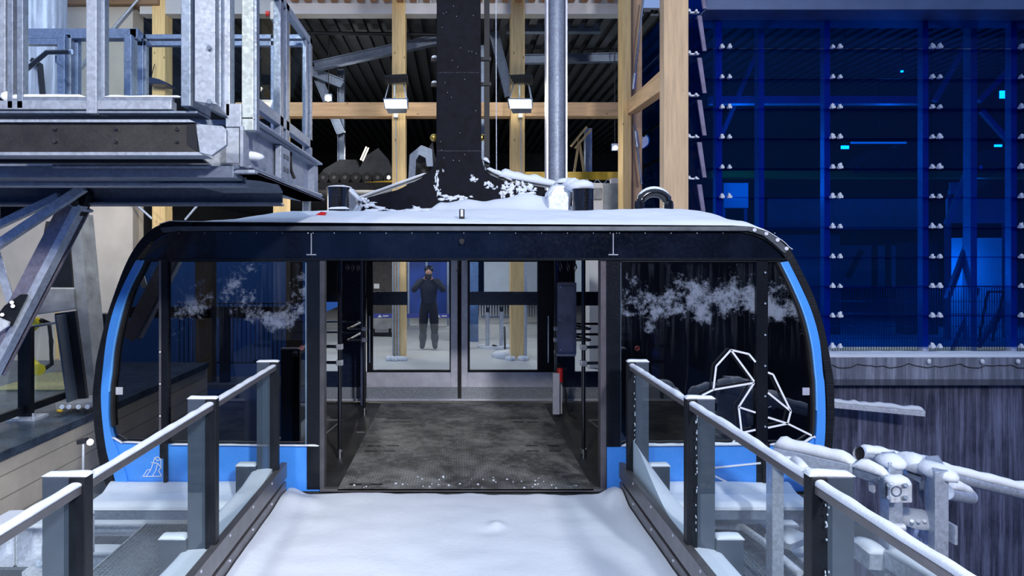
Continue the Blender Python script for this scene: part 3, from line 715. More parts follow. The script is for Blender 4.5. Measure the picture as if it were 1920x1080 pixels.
# wall bar with snow on the concrete
c = thing('wall_bar', 'flat steel bar with snow sticking out along the dark concrete wall', 'bar', P(1650, 770, 12.2))
q0 = P(1540,757,11.9); q1 = P(1731,775,11.6)
MB().bar(q0, q1, .16, .09).build('bar', galv_b, c, bevel=.01)
MB().ridge(q0+Vector((0,0,.045)), q1+Vector((0,0,.045)), .16, .07).build('snow_cap', snow, c)
# ================================================================== CABLE CAR CABIN
YC = 5.564; YB = 8.934
cab = thing('cable_car_cabin', 'large black and sky blue cable car cabin with open doors and snow on its roof', 'cable car', (PX(867, YC), YC, 0))
OUT_L = [(212,935),(197,908),(186,869),(178,816),(173,753),(177,700),(182,667),(197,603),(213,553),(233,500),(253,463),(277,435),(300,421),(320,415),(360,413)]
OUT_R = [(1541,935),(1553,893),(1560,853),(1563,810),(1565,770),(1564,720),(1560,690),(1547,620),(1527,557),(1503,507),(1482,468),(1467,453),(1437,434),(1407,425),(1370,423)]
INO_L = [(222,930),(213,890),(200,848),(192,791),(189,742),(192,700),(200,633),(213,580),(230,537),(247,503),(255,488)]     # blue stripe, outer edge
INI_L = [(243,930),(236,890),(222,850),(205,800),(204,735),(208,700),(213,650),(227,587),(243,540),(262,503),(268,488)]
INO_R = [(1531,930),(1537,900),(1542,870),(1547,820),(1548,770),(1546,720),(1543,700),(1537,640),(1523,587),(1503,540),(1478,490)]
INI_R = [(1512,930),(1518,900),(1523,870),(1530,820),(1532,770),(1531,720),(1529,700),(1523,647),(1510,593),(1490,543),(1465,492)]
OUT_L, OUT_R, INO_L, INI_L, INO_R, INI_R = [smooth(q, 4) for q in (OUT_L, OUT_R, INO_L, INI_L, INO_R, INI_R)]
m = MB()
inl = [(222,935),(213,908),(204,869),(195,816),(188,753),(191,700),(195,667),(208,603),(225,553),(247,500),(268,470),(290,447),(308,436),(325,432),(360,431)]
inr = [(1531,935),(1540,893),(1546,853),(1549,810),(1551,770),(1549,720),(1546,690),(1533,620),(1512,557),(1487,507),(1470,480),(1452,463),(1430,448),(1405,439),(1370,433)]
inl = smooth(inl, 4); inr = smooth(inr, 4)
m.strip(OUT_L, inl, YC, .12); m.strip(OUT_R, inr, YC, .12)
m.build('front_hoop', blackp, cab, bevel=.004)
# black fill between hoop and stripe
m = MB(); m.strip([(222,930),(213,890),(200,848),(192,791),(188,742),(191,700)], [(212,930),(203,890),(192,848),(187,791),(184,742),(186,700)], YC+.01, .05)
m.build('hoop_lining', frame, cab)
m = MB(); m.strip(INO_L, INI_L, YC-.012, .05); m.build('blue_stripe', blue, cab, label='left sky blue edge stripe')
m = MB(); m.strip(INO_R, INI_R, YC-.012, .05); m.build('blue_stripe', blue, cab, label='right sky blue edge stripe')
m = MB(); m.strip([(a+4,b) for a,b in INI_L[12:]], [(a+8,b) for a,b in INI_L[12:]], YC-.005, .04)
m.strip([(a-8,b) for a,b in INI_R[12:]], [(a-4,b) for a,b in INI_R[12:]], YC-.005, .04); m.build('window_seal', rubber, cab)
m = MB(); m.strip([(a-1,b) for a,b in INI_L[16:]], [(a+1.5,b) for a,b in INI_L[16:]], YC-.018, .02)
m.strip([(a-1.5,b) for a,b in INI_R[16:]], [(a+1,b) for a,b in INI_R[16:]], YC-.018, .02); m.build('stripe_edge', blue_l, cab)
# fascia
fl = [(268,487),(290,450),(308,438),(330,434),(583,434),(583,487)]
m = MB(); m.pprism(fl, YC+.02, .08); m.build('fascia_panel', fasc, cab, bevel=.003)
m = MB(); m.pprism([(585,434),(1148,434),(1148,487),(585,487)], YC+.02, .08); m.build('fascia_panel', fasc, cab, bevel=.003)
m = MB(); m.pprism([(1150,434),(1400,434),(1428,440),(1452,458),(1470,487),(1150,487)], YC+.02, .08); m.build('fascia_panel', fasc, cab, bevel=.003)
m = MB(); m.pbox(262, 1474, 484.5, 488.5, YC-.015, .12); m.build('fascia_sill', frame, cab, bevel=.003)
m = MB()
for x in (583.5, 1150): m.pbox(x-.8, x+.8, 437, 477, YC+.012, .02); m.pbox(x-9, x+9, 476.5, 478.5, YC+.008, .02)
m.build('panel_seam', m_plain('frosted_seam', (.35,.38,.48), .6), cab)
m = MB()
for k in range(24):
    x = 335+k*48.6; m.cyl(P(x,437,YC+.01), P(x,437,YC+.03), .004, 6)
for x in (577,587,1144,1156): m.cyl(P(x,437,YC+.01), P(x,437,YC+.03), .004, 6)
m.build('rivets', alu, cab, kind='stuff')
m = MB(); m.cyl(P(866,452,YC-.03), P(866,452,YC+.03), .022, 12); m.bar(P(866,448,YC-.02), P(866,458,YC-.02), .02, .02); m.build('door_lamp', rubber, cab)
# roof rim and roof
m = MB(); m.strip([(300,427),(330,424),(1405,424.5),(1437,434),(1460,448),(1480,468)], [(305,436),(333,432.5),(1403,433),(1430,441),(1450,456),(1471,475)], YC-.03, .12)
m.build('roof_rim', rimm, cab, bevel=.003)
m = MB()
for (x, y) in ((1415,431),(1437,438),(1458,450),(1475,466)): m.cyl(P(x,y,YC-.045), P(x,y,YC), .016, 12)
m.build('rim_bolts', alu, cab)
roof = [(277,435),(300,421),(320,415),(360,416),(1370,423),(1407,425),(1437,434),(1467,453),(1482,468)]
rp_ = [(PX(x,YC), PZ(y,YC)) for x, y in roof]
m = MB(); v = [(x, YC+.05, z) for x, z in rp_]+[(x, YC+.05, z-.05) for x, z in reversed(rp_)]
m.prism(v, (0, YB-YC-.05, 0)); m.build('roof', blackp, cab)
# side shells: lower black/blue, window band, upper
def shell(path, name, mat, off=.04):
    a = [(PX(x,YC), PZ(y,YC)) for x, y in path]; s = off if a[0][0] < 0 else -off
    v = [(x, YC+.10, z) for x, z in a]+[(x+s, YC+.10, z) for x, z in reversed(a)]
    MB().prism(v, (0, YB-YC-.1, 0)).build(name, mat, cab)
shell(OUT_L[:13], 'side_skirt', blue); shell(OUT_R[:13], 'side_skirt', blue)
shell(OUT_L[12:37], 'end_window', g_tintl); shell(OUT_R[12:37], 'end_window', g_tintl)
shell(OUT_L[36:], 'roof_shoulder', blackp); shell(OUT_R[36:], 'roof_shoulder', blackp)
# floor and ceiling
m = MB(); m.box(PX(200,YC), PX(1550,YC), YC+.02, YB, -.12, 0); m.build('cabin_floor', m_plain('dark_cabin_floor', (.040,.041,.043), .5, .1, .5, 3, .15), cab)
m = MB(); m.box(PX(300,YC), PX(1440,YC), YC+.10, YB, 2.16, 2.20); m.build('cabin_ceiling', darkw, cab)
mat_pts = [(PX(634,YC), YC-.02), (PX(1112,YC), YC-.02), (PX(1112,YC), YB-.16), (PX(634,YC), YB-.16)]
m = MB(); m.prism([(x,y,.0) for x,y in mat_pts], (0,0,.012)); tm = m.build('tread_mat', tread, cab, label='worn patterned tread plate')
m = MB()
for (py, xs_) in ((786,(736,762,968,996)),(793,(733,759,971,1000)),(838,(702,737,997,1037)),(848,(696,731,999,1041)),(911,(667,706))):
    Y = 2.04*F/(py-VY)
    for x in xs_: m.prism([(PX(x-10,Y),Y-.012,.008),(PX(x+10,Y),Y-.012,.008),(PX(x+12,Y),Y,.008),(PX(x+10,Y),Y+.012,.008),(PX(x-10,Y),Y+.012,.008),(PX(x-12,Y),Y,.008)], (0,0,.008))
m.build('drain_slots', blackp, tm)
m = MB(); m.box(PX(608,YC), PX(628,YC), 7.35, 7.37, .0, .006)
for (a, b) in (((-1.85,7.9),(-1.42,7.9)),((-1.85,6.9),(-1.55,6.9)),((-1.42,7.9),(-1.55,6.9)),((1.62,7.9),(2.0,7.9)),((1.62,7.9),(1.75,7.0)),((1.75,7.0),(2.0,7.0))): m.bar((a[0],a[1],.004),(b[0],b[1],.004),.012,.006)
m.build('hatch_outline', conc_g, cab)
m = MB(); m.pbox(600, 1136, 917, 922, YC-.02, .05); m.build('door_sill', alu_d, cab)
# front posts
def post(x0, x1, y0=487, y1=918, Y=YC, d=.10, mat=frame, name='door_post', **k):
    return MB().pbox(x0, x1, y0, y1, Y, d).build(name, mat, cab, bevel=.004, **k)
post(599, 608, mat=m_plain('edge_strip', (.10,.10,.11), .35, .5)); post(575, 600, d=.05, name='door_leaf_edge')
post(1126, 1137, mat=m_plain('edge_strip_r', (.12,.11,.13), .35, .5)); post(1136, 1164, 487, 838, d=.05, name='door_leaf_edge')
post(299, 314, 487, 860, name='window_post'); post(1419, 1440, 487, 918, name='window_post')
m = MB()
for y in (511,569,628,686,743,800): m.cyl(P(1435,y,YC-.02), P(1435,y,YC+.01), .009, 10)
m.build('post_bolt', galv_d, cab)
m = MB()
for y in (660,720,780): m.cyl(P(300,y,YC-.02), P(300,y,YC+.01), .006, 8)
m.build('post_bolts', alu, cab)
# glazing
def pane(pp, mat, name='window_glass', Y=YC+.035, label=None):
    return MB().pprism(pp, Y, .012).build(name, mat, cab, label=label)
pane([(316,490),(575,490),(575,833),(316,833)], g_tint, label='frosted left side window')
pane([(1164,490),(1419,490),(1419,833),(1164,833)], g_tint, label='frosted right side window')
pane([(268,490),(298,490),(298,832),(264,831),(229,829),(212,818),(205,800),(204,735),(208,700),(213,650),(227,587),(243,540)], g_tintl, label='curved left corner window')
pane([(1440,490),(1464,492),(1490,543),(1510,593),(1523,647),(1529,700),(1532,770),(1531,797),(1527,817),(1513,830),(1493,835),(1440,835)], g_tint, label='curved right corner window')
m = MB(); m.pbox(572.5, 577, 492, 833, YC+.02, .02); m.build('glass_edge', m_plain('pale_glass_edge', (.16,.25,.36), .4), cab)
m = MB(); m.pbox(1160, 1164.5, 492, 833, YC+.02, .02); m.build('glass_edge', m_plain('pale_glass_edge_r', (.16,.25,.36), .4), cab)
m = MB(); m.pbox(316, 575, 487, 491, YC+.0, .04); m.pbox(1164, 1419, 487, 491, YC, .04); m.pbox(1440, 1464, 487, 491, YC, .04); m.pbox(268, 299, 487, 491, YC, .04)
m.build('window_frame', blackp, cab)
# blue skirt
sk_l = [(229,830),(299,832),(299,860),(543,838),(543,925),(243,925),(236,890),(222,850),(214,822)]
m = MB(); m.pprism(smooth([(204,780),(205,800),(210,817),(222,828),(242,831)], 5)+[(299,833),(543,835),(606,838),(606,921),(240,921),(232,890),(218,850),(206,812),(201,785)], YC+.01, .06); m.build('skirt_panel', blue, cab, label='left sky blue skirt')
m = MB(); m.pprism([(1138,838),(1155,838),(1480,836)]+smooth([(1493,836),(1512,832),(1525,820),(1531,800),(1532,780)], 5)+[(1536,800),(1530,850),(1522,890),(1512,921),(1138,921)], YC+.01, .06); m.build('skirt_panel', blue, cab, label='right sky blue skirt')
post(306, 313, 833, 921, Y=YC-.02, d=.03, name='skirt_divider', mat=blackp); post(1431, 1444, 833, 918, Y=YC-.02, d=.03, name='skirt_divider', mat=blackp)
m = MB(); m.pprism([(298,487),(302,487),(302,833),(298,833)], YC-.004, .02); m.build('post_edge', alu_d, cab)
# thin snow on sills
m = MB()
m.ridge(P(320,833.5,YC-.006), P(598,836,YC-.006), .035, .010); m.ridge(P(1166,836,YC-.006), P(1418,834,YC-.006), .035, .022)
m.ridge(P(229,829,YC-.006), P(296,832,YC-.006), .03, .010); m.ridge(P(211,820,YC-.006), P(230,831,YC-.006), .03, .008)
m.ridge(P(1442,834,YC-.006), P(1500,834,YC-.006), .03, .016); m.ridge(P(1500,835,YC-.006), P(1526,818,YC-.006), .03, .012)
m.build('sill_snow', snow, cab, kind='stuff')
# stickers
m = MB(); m.pbox(217, 230, 726, 740, YC+.028, .004); m.build('sticker', m_plain('pale_sticker', (.5,.53,.62), .6), cab, label='pale square sticker on left corner window')
m = MB(); m.pbox(1505, 1518, 727, 741, YC+.028, .004); m.build('sticker', m_plain('pale_sticker_r', (.45,.48,.62), .6), cab, label='pale square sticker on right corner window')
def ring(cx, cy, r, Y):
    m = MB(); N = 20
    for k in range(N):
        a = 2*math.pi*k/N; b = 2*math.pi*(k+1)/N
        m.bar(P(cx+r*math.cos(a), cy+r*math.sin(a), Y), P(cx+r*math.cos(b), cy+r*math.sin(b), Y), .002, .005, (0,1,0))
    m.bar(P(cx-r*.7, cy-r*.7, Y), P(cx+r*.7, cy+r*.7, Y), .002, .005, (0,1,0)); return m
rd = m_plain('dull_red_ring', (.30,.05,.05), .6)
ring(566, 652, 4, YC+.028).build('no_leaning_sticker', rd, cab); ring(1195, 653, 4, YC+.028).build('no_leaning_sticker', rd, cab)
# line art on the right and logo on the left
def lines(segs, w, name, Y=YC-.003):
    m = MB()
    for a, b in segs:
        m.bar(P(*a, Y), P(*b, Y), .004, w*YC/F, (b[1]-a[1], 0, 0) if 0 else (P(*b,Y)-P(*a,Y)).cross(Vector((0,1,0))))
    return m.build(name, white, cab)
z = lambda x, y: (1300+x/3.858, 640+y/3.858)
art = [(z(50,430),z(62,392)),(z(62,392),z(145,350)),(z(145,350),z(165,180)),(z(165,180),z(272,62)),(z(272,62),z(402,92)),(z(402,92),z(450,150)),
       (z(272,62),z(440,290)),(z(440,300),z(145,350)),(z(440,300),z(328,475)),(z(328,475),z(450,515)),(z(328,475),z(350,662)),(z(350,662),z(450,640)),(z(350,662),z(425,740)),(z(350,662),z(280,738)),
       (z(540,225),z(577,240)),(z(577,240),z(705,505)),(z(540,372),z(705,505)),(z(705,505),z(682,595)),(z(540,550),z(682,595)),(z(682,595),z(540,625)),(z(682,595),z(875,690)),(z(875,690),z(912,715)),
       (z(75,922),z(488,880)),(z(75,935),z(380,1085)),((1400,921),z(495,1040))]
lines(art, 3.4, 'polygon_line_art')
z = lambda x, y: (x/2.842, 700+y/2.842)
logo = [(z(762,550),z(862,548)),(z(762,550),z(785,515)),(z(785,515),z(805,512)),(z(805,512),z(825,450)),(z(825,450),z(840,445)),(z(840,445),z(858,458)),(z(858,458),z(858,500)),(z(805,475),z(840,480)),(z(840,480),z(830,520)),(z(830,520),z(812,548)),
        (z(840,480),z(862,505)),(z(780,548),z(805,512)),(z(858,500),z(845,520)),(z(845,520),z(862,545)),(z(825,450),z(838,466)),(z(838,466),z(858,458))]
lines(logo, 1.3, 'mountain_logo')
# rear wall: panels and windows
m = MB(); m.box(PX(300,YC), PX(608,YB)-.0, YB-.05, YB, 0, .85); m.box(PX(1126,YB), PX(1440,YC), YB-.05, YB, 0, .85); m.build('rear_wall_lower', frame, cab)
m = MB(); m.box(PX(300,YC), PX(608,YB)-.9, YB-.03, YB-.015, .85, 2.15); m.box(PX(1126,YB)+.5, PX(1440,YC), YB-.03, YB-.015, .85, 2.15); m.build('rear_window', g_tintl, cab)
m = MB(); m.pbox(610, 634, 490, 697, YB-.03, .012); m.pbox(1077, 1126, 490, 697, YB-.03, .012); m.build('rear_side_glass', g_door, cab)
nav = m_plain('navy_cabin_lining', (.010,.020,.055), .3, .0, .2, 3, .03, .2)
m = MB(); m.pbox(634, 676, 487, 697, YB-.05, .04); m.pbox(1046, 1078, 487, 697, YB-.05, .04); m.pbox(590, 688, 697, 727, YB-.05, .05); m.pbox(1040, 1140, 697, 727, YB-.05, .05); m.build('rear_lining', nav, cab)
m = MB(); m.pbox(1078, 1130, 547, 573, YB-.05, .02); m.build('window_band', nav, cab)
m = MB(); m.pbox(560, 690, 726, 750, YB-.06, .03); m.pbox(1038, 1160, 726, 750, YB-.06, .03); m.build('kick_plate', speck, cab)
m = MB(); m.pbox(676, 684, 487, 760, YB-.35, .06); m.pbox(1040, 1045, 487, 700, YB-.35, .06); m.build('door_rail_post', m_plain('blue_grey_profile', (.13,.15,.26), .35, .5), cab)
# rear door leaves
for k, (x0, x1, gx0, gx1) in enumerate(((687,858,699,843),(865,1042,881,1008))):
    d = MB(); Y = YB-.10
    d.pbox(x0 if k == 0 else 877, 845 if k == 0 else x1, 697, 726, Y, .04)
    if k == 0: d.pbox(845, 858, 487, 726, Y, .04)
    else: d.pbox(865, 877, 487, 726, Y, .04)
    leaf = d.build('rear_door', alu, cab, bevel=.004, label=('left' if k == 0 else 'right')+' rear door leaf')
    f = MB(); f.pbox(688 if k == 0 else 877, 845 if k == 0 else 1041, 487, 491, Y-.01, .05); f.pbox(688 if k == 0 else 877, 845 if k == 0 else 1041, 694, 698, Y-.01, .05)
    f.pbox(688 if k == 0 else 877, gx0, 490, 695, Y-.01, .05); f.pbox(gx1, 845 if k == 0 else 1041, 490, 695, Y-.01, .05)
    f.build('glass_frame', blackp, leaf)
    f = MB(); f.pbox(gx0, gx1, 490, 695, Y+.01, .01); f.build('door_glass', g_door, leaf)
    f = MB(); f.pbox(gx0, gx1 if k == 1 else 764, 547, 572, Y-.0, .03); 
    f.build('dark_band', nav, leaf)  # dark band across the pane
    f = MB(); hx = 693 if k == 0 else 1028; f.cyl(P(hx,592,Y-.05), P(hx,680,Y-.05), .012, 10); f.build('door_handle', chrome, leaf)
    f = MB(); f.pbox(x0, x1, 726, 749, Y-.005, .04); f.build('kick_plate', speck, leaf)
m = MB(); m.pbox(857, 867, 487, 748, YB-.09, .03); m.build('door_gap', rubber, cab)
m = MB(); m.pbox(560, 1160, 748, 751.5, YB-.14, .04); m.build('rear_sill', alu, cab)
# grab poles
def gpole(px, py):
    Y = EYE*F/(py-VY); x = PX(px, Y)
    p = MB().cyl((x,Y,.08), (x,Y,2.17), .021, 16).build('grab_pole', blackc, cab)
    MB().cyl((x,Y,.0), (x,Y,.085), .031, 16).build('pole_socket', chrome, p)
    return Y, x, p
def clampbar(p, Y, x, zc, x2, y2, r=.016):
    MB().box(x-.032, x+.032, Y-.034, Y+.034, zc-.028, zc+.028).build('clamp', m_plain('satin_clamp', (.6,.62,.68), .3, .7), p, bevel=.006)
    MB().cyl((x,Y,zc), (x2,y2,zc), r, 10).build('side_rail', chrome, p)
Y1, x1_, p1 = gpole(637, 857); Y2, x2_, p2 = gpole(683, 777); Y3, x3_, p3 = gpole(1094, 857); Y4, x4_, p4 = gpole(1043, 777)
for py in (650, 680): clampbar(p1, Y1, x1_, PZ(py,Y1), x1_-.9, Y1+.1); clampbar(p3, Y3, x3_, PZ(py+1,Y3), x3_+.9, Y3+.1)
for py in (616, 637):
    zc = PZ(py, Y2)
    clampbar(p2, Y2, x2_, zc, x2_-.18, Y2-.0)
    MB().tube([(x2_-.18,Y2,zc),(x2_-.21,Y2+.03,zc),(x2_-.12,Y2+.6,zc+.02),(x2_-.2,Y2+.64,zc+.02),(x2_-1.1,Y2+.64,zc+.02)], .016, 10).build('bent_rail', chrome, p2)
    clampbar(p4, Y4, x4_, zc, x4_+.40, Y4-.05)
    MB().tube([(x4_+.40,Y4-.05,zc),(x4_+.43,Y4,zc),(x4_+.26,Y4+.5,zc),(x4_+.34,Y4+.56,zc),(x4_+1.1,Y4+.56,zc)], .018, 10).build('bent_rail', blackc, p4)
# hanging strap clips
for px in (651,661,671,1051,1065,1078):
    MB().tube([P(px,487,7.6), P(px,495,7.6), P(px-2,502,7.6), P(px,509,7.6), P(px+3,502,7.6), P(px+1,495,7.6)], .010, 6).build('strap_loop', blackc, cab)
MB().tube([P(862,487,8.0), P(862,500,8.0), P(858,508,8.0), P(864,514,8.0)], .014, 8).build('strap_loop', blackc, cab)
# interior control box, extinguisher bracket
bx = MB().pbox(1045, 1081, 530, 664, 8.15, .22).build('control_box', m_plain('grey_violet_box', (.30,.31,.45), .5, 0), cab, bevel=.008)
MB().pbox(1049, 1077, 536, 658, 8.135, .02).build('box_door', m_plain('grey_violet_door', (.34,.35,.50), .5, 0), bx, bevel=.004)
m = MB()
for q in ((1051,538),(1050,600),(1051,656)): m.cyl(P(*q,8.12), P(*q,8.14), .007, 8)
m.build('lock', chrome, bx)
MB().pbox(1045, 1080, 664, 668, 8.1, .3).build('shelf', alu, bx)
br = MB().pbox(1037, 1049, 700, 777, 7.95, .05).build('extinguisher_bracket', alu, cab)
MB().pbox(1044, 1054, 714, 776, 8.05, .05).build('bracket_panel', offw, cab)
ex = MB().tube([P(1050,716,8.0), P(1050,713,8.0), P(1050,694,8.0), P(1050,690,8.0)], .036, 16).build('fire_extinguisher', redp, cab, label='small red fire extinguisher')
MB().tube([P(1050,691,8.0), P(1050,684,8.0), P(1046,682,8.0)], .014, 8).build('extinguisher_head', blackp, ex)
MB().tube([P(1060,690,8.1), P(1058,715,8.05), P(1062,740,8.0), P(1060,760,7.9), P(1068,778,7.75), P(1080,784,7.7)], .014, 8).build('cable', rubber, cab)
# hanger
YH = 7.1
hp = [(820,-500),(898,-500),(903,296),(909,318),(925,332),(958,342),(1010,354),(1050,362),(1050,400),(672,400),(662,388),(690,370),(745,356),(790,334),(806,320),(818,300)]
h = MB().pprism(hp, YH, .34).build('hanger', hangp, cab, bevel=.006)
m = MB()
for k in range(60): m.cyl(P(822+k*1.28,136,YH-.004), P(822+k*1.28,136,YH), .0009, 5)
for k in range(66): m.cyl(P(820+k*1.3,283,YH-.004), P(820+k*1.3,283,YH), .0012, 5)
for _ in range(24):
    x = random.uniform(825,898); y = random.uniform(5,360); m.blob(P(x,y,YH), .003, .003, .004, 5, 4)
m.build('frost_specks', snow, h, kind='stuff')
m = MB()
for (x,y,rx,rz) in ((820,324,.016,.03),(819,338,.02,.07),(817,350,.02,.02),(831,320,.01,.016),(888,339,.04,.035),(886,332,.016,.02),(917,347,.05,.04),(928,352,.03,.02),(946,354,.05,.06),(953,346,.04,.03),(966,358,.07,.07),(975,350,.04,.05),(985,358,.08,.06),(942,365,.03,.04),
                   (1000,362,.09,.05),(870,372,.10,.03),(842,370,.09,.03),(822,360,.03,.04),(800,396,.2,.04),(760,399,.2,.035),(720,396,.2,.04),(690,384,.08,.03),(684,376,.05,.03)):
    for _ in range(9): m.blob(P(x+random.uniform(-1,1)*rx*150, y+random.uniform(-1,1)*rz*150, YH+.004), rx*random.uniform(.2,.6), .014, rz*random.uniform(.2,.6), 9, 6, .6)
m.build('stuck_snow', snow, h, kind='stuff')
m = MB(); m.ridge(P(800,328,YH+.17), P(672,374,YH+.17), .34, .02); m.ridge(P(912,320,YH+.17), P(958,341,YH+.17), .34, .05); m.ridge(P(935,333,YH+.17), P(1045,352,YH+.17), .34, .10); m.build('shoulder_snow', snow, h)
lad = MB(); lad.pbox(908, 918, -500, 312, YH+.12, .06); o = lad.build('ladder_rail', blackp, h)
m = MB()
for y in (110,157): m.pbox(896, 921, y-3, y+3, YH+.1, .05); m.pbox(808, 822, y-1, y+4, YH+.1, .05)
m.build('rung_bracket', blackp, h)
m = MB()
for y in (110,157): m.ridge(P(809,y-1,YH+.12), P(820,y-1,YH+.12), .05, .03, 6)
m.ridge(P(905,300,YH+.1),P(918,306,YH+.1),.1,.05)
m.build('rung_snow', snow, h)
MB().cyl(P(928,-500,YH+.3), P(931,324,YH+.3), .006, 6).build('guide_wire', galv, h)
m = MB()
for x in (814, 902): m.blob(P(x,258,YH+.2), .05, .03, .045, 10, 6, 0)
m.build('brass_eye', m_plain('brass', (.6,.42,.1), .3, .8), h)
# roof snow
xl, xr = PX(300,YC), PX(1484,YC)
def roofz(x):
    for i in range(len(rp_)-1):
        if rp_[i][0] <= x <= rp_[i+1][0]:
            t = (x-rp_[i][0])/(rp_[i+1][0]-rp_[i][0]); return rp_[i][1]*(1-t)+rp_[i+1][1]*t
    return rp_[0][1] if x < 0 else rp_[-1][1]
def ss(a, b, t): t = max(0, min(1, (t-a)/(b-a))); return t*t*(3-2*t)
def snz(x, y):
    z = roofz(x); y = max(y, YC-.02)
    lf = ss(xl+.1, -1.6, x)
    edge = min(1, math.sqrt(max(0, (y-YC+.02)/.16)))
    d = .05*edge*(.25+.75*lf)+.11*ss(YC, 6.6, y)*(.12+.88*lf)
    d += .05*math.exp(-((x-.3)/1.0)**2)*ss(6.0, 7.0, y)+.045*math.exp(-((x-2.0)/1.0)**2)*ss(5.6,6.5,y)
    d += .02*noise.noise(Vector((x*1.2, y*1.2, 5)))*edge+.008*noise.noise(Vector((x*6, y*6, 1)))*edge
    rt = ss(xr+.02, xr-.5, x); d *= .35+.65*rt
    # drift under the hanger
    d += (.11+.03*noise.noise(Vector((x*5, 0, 0))))*ss(-.36,-.16,x)*ss(1.7,.7,x)*ss(6.6,7.0,y)
    d += .085*math.exp(-((x-.88)/.30)**2)*ss(6.6,7.05,y)
    return z+max(d, .006)
MB().field(xl, xr, YC-.02, YB, snz, 240, 80, lambda x, y: roofz(x)-.0).build('roof_snow', snow, cab, label='thick snow blanket on the roof')
# roof vents
def vent(cx, top, bot, Y, r, name='roof_vent', **k):
    v = MB().cyl(P(cx,bot,Y), P(cx,top,Y), r, 32).build(name, blackc, cab, bevel=.004, **k)
    MB().tube([P(cx,top+2.5,Y), P(cx,top,Y)], r*1.06, 32).build('vent_rim', blackc, v)
    return v
v1 = vent(634, 352, 406, 6.6, .115, label='black cylindrical roof vent on the left')
m = MB(); m.prism([P(630,350,6.6), P(652,352,6.6), P(672,370,6.6), P(674,385,6.6), P(664,402,6.6), P(640,402,6.6)], (0,.25,0)); m.build('vent_hood', chrome, v1, bevel=.03)
m = MB(); m.blob(P(636,352,6.68), .125, .15, .025); m.blob(P(652,358,6.72), .08, .12, .03); m.ridge(P(614,392,6.47), P(655,392,6.47), .04, .02); m.ridge(P(648,352,6.7), P(676,377,6.7), .24, .03); m.build('vent_snow', snow, v1)
v2 = vent(1093, 355, 396, 6.6, .108, label='black cylindrical roof vent on the right')
m = MB(); m.prism([P(1026,372,6.7), P(1040,345,6.7), P(1070,345,6.7), P(1073,356,6.7), P(1068,400,6.7), P(1026,400,6.7)], (0,.3,0)); m.build('vent_hood', galv, v2, bevel=.02)
m = MB(); m.ridge(P(1024,370,6.85), P(1042,347,6.85), .32, .03); m.ridge(P(1040,345,6.85), P(1076,345,6.85), .34, .05); m.blob(P(1087,350,6.66), .145, .17, .07); m.blob(P(1072,346,6.75), .1, .17, .07); m.build('vent_snow', snow, v2)
pts = []
for k in range(15):
    a = math.pi*(1-k/14); pts.append(P(1226+27.5*math.cos(a), 385-24*math.sin(a)+(0), 6.5))
pts = [P(1198.5,400,6.5)]+pts+[P(1253.5,402,6.5)]
vp = MB().tube(pts, .048, 20, False).build('gooseneck_pipe', blackc, cab, label='black gooseneck pipe')
m = MB(); m.tube([p+Vector((0,.0,.032)) for p in pts[3:14]], .032, 10); m.build('pipe_snow', snow, vp)
m = MB(); m.pbox(861, 871, 392, 413, 5.72, .05); k_ = m.build('roof_lug', rubber, cab, bevel=.006); MB().pbox(863.5, 868.5, 393, 406, 5.71, .02).build('lug_pin', alu, k_)
m = MB(); m.prism([P(588,405,5.9), P(602,397,5.9), P(612,398,5.9), P(608,404,5.9)], (0,.05,0)); m.build('red_tag', redp, cab, label='scrap of red ribbon in the snow')
# ================================================================== BOARDING PLATFORM
XL, XR = -1.44, 1.37
def plz(x, y):
    e = min(x-(XL+.02), XR-.02-x); b = ss(.16, 0, e)
    z = .022+.022*noise.noise(Vector((x*.9, y*.7, 2)))+.004*noise.noise(Vector((x*4, y*3, 7)))
    z += (.03*b-.03*(1-b))*(1+.22*noise.noise(Vector((x*3, y*5, 4))))
    z += .06*math.exp(-((x-1.32)/.10)**2-((y-5.30)/.14)**2)+.05*math.exp(-((x+1.3)/.16)**2-((y-5.25)/.14)**2)
    z += .03*math.exp(-((x-.30)/.05)**2-((y-4.86)/.05)**2)-.012*math.exp(-((x-.24)/.09)**2-((y-4.74)/.06)**2)
    fr = YC-.028-y+.03*noise.noise(Vector((x*5,0,0))); z = -.085+(z+.085)*max(0, min(1, fr/.05))**.3 if fr < .05 else z
    return max(z, -.085)
MB().box(XL-.02, XR+.02, -1.4, YC-.03, -.36, -.09).build('floor_platform', alu_d, kind='structure')
MB().field(XL+.005, XR-.005, -1.3, YC-.03, plz, 110, 260, -.09).build('platform_snow', snow, label='smooth untouched snow covering the boarding platform', cat='snow', kind='stuff')
m = MB()
for _ in range(40):
    x = random.uniform(PX(660,YC), PX(1100,YC)); y = YC+random.uniform(-.02,.10)+(.25*random.random()**3)
    r = random.uniform(.004,.012)*(2.2 if 840 < x*F/YC+VX < 890 and random.random() < .6 else 1); m.blob((x,y,.012+r*.4), r, r, r*.6, 6, 4, .4)
m.build('snow_crumbs', snow, label='crumbs of snow scattered on the cabin threshold', cat='snow', kind='stuff')

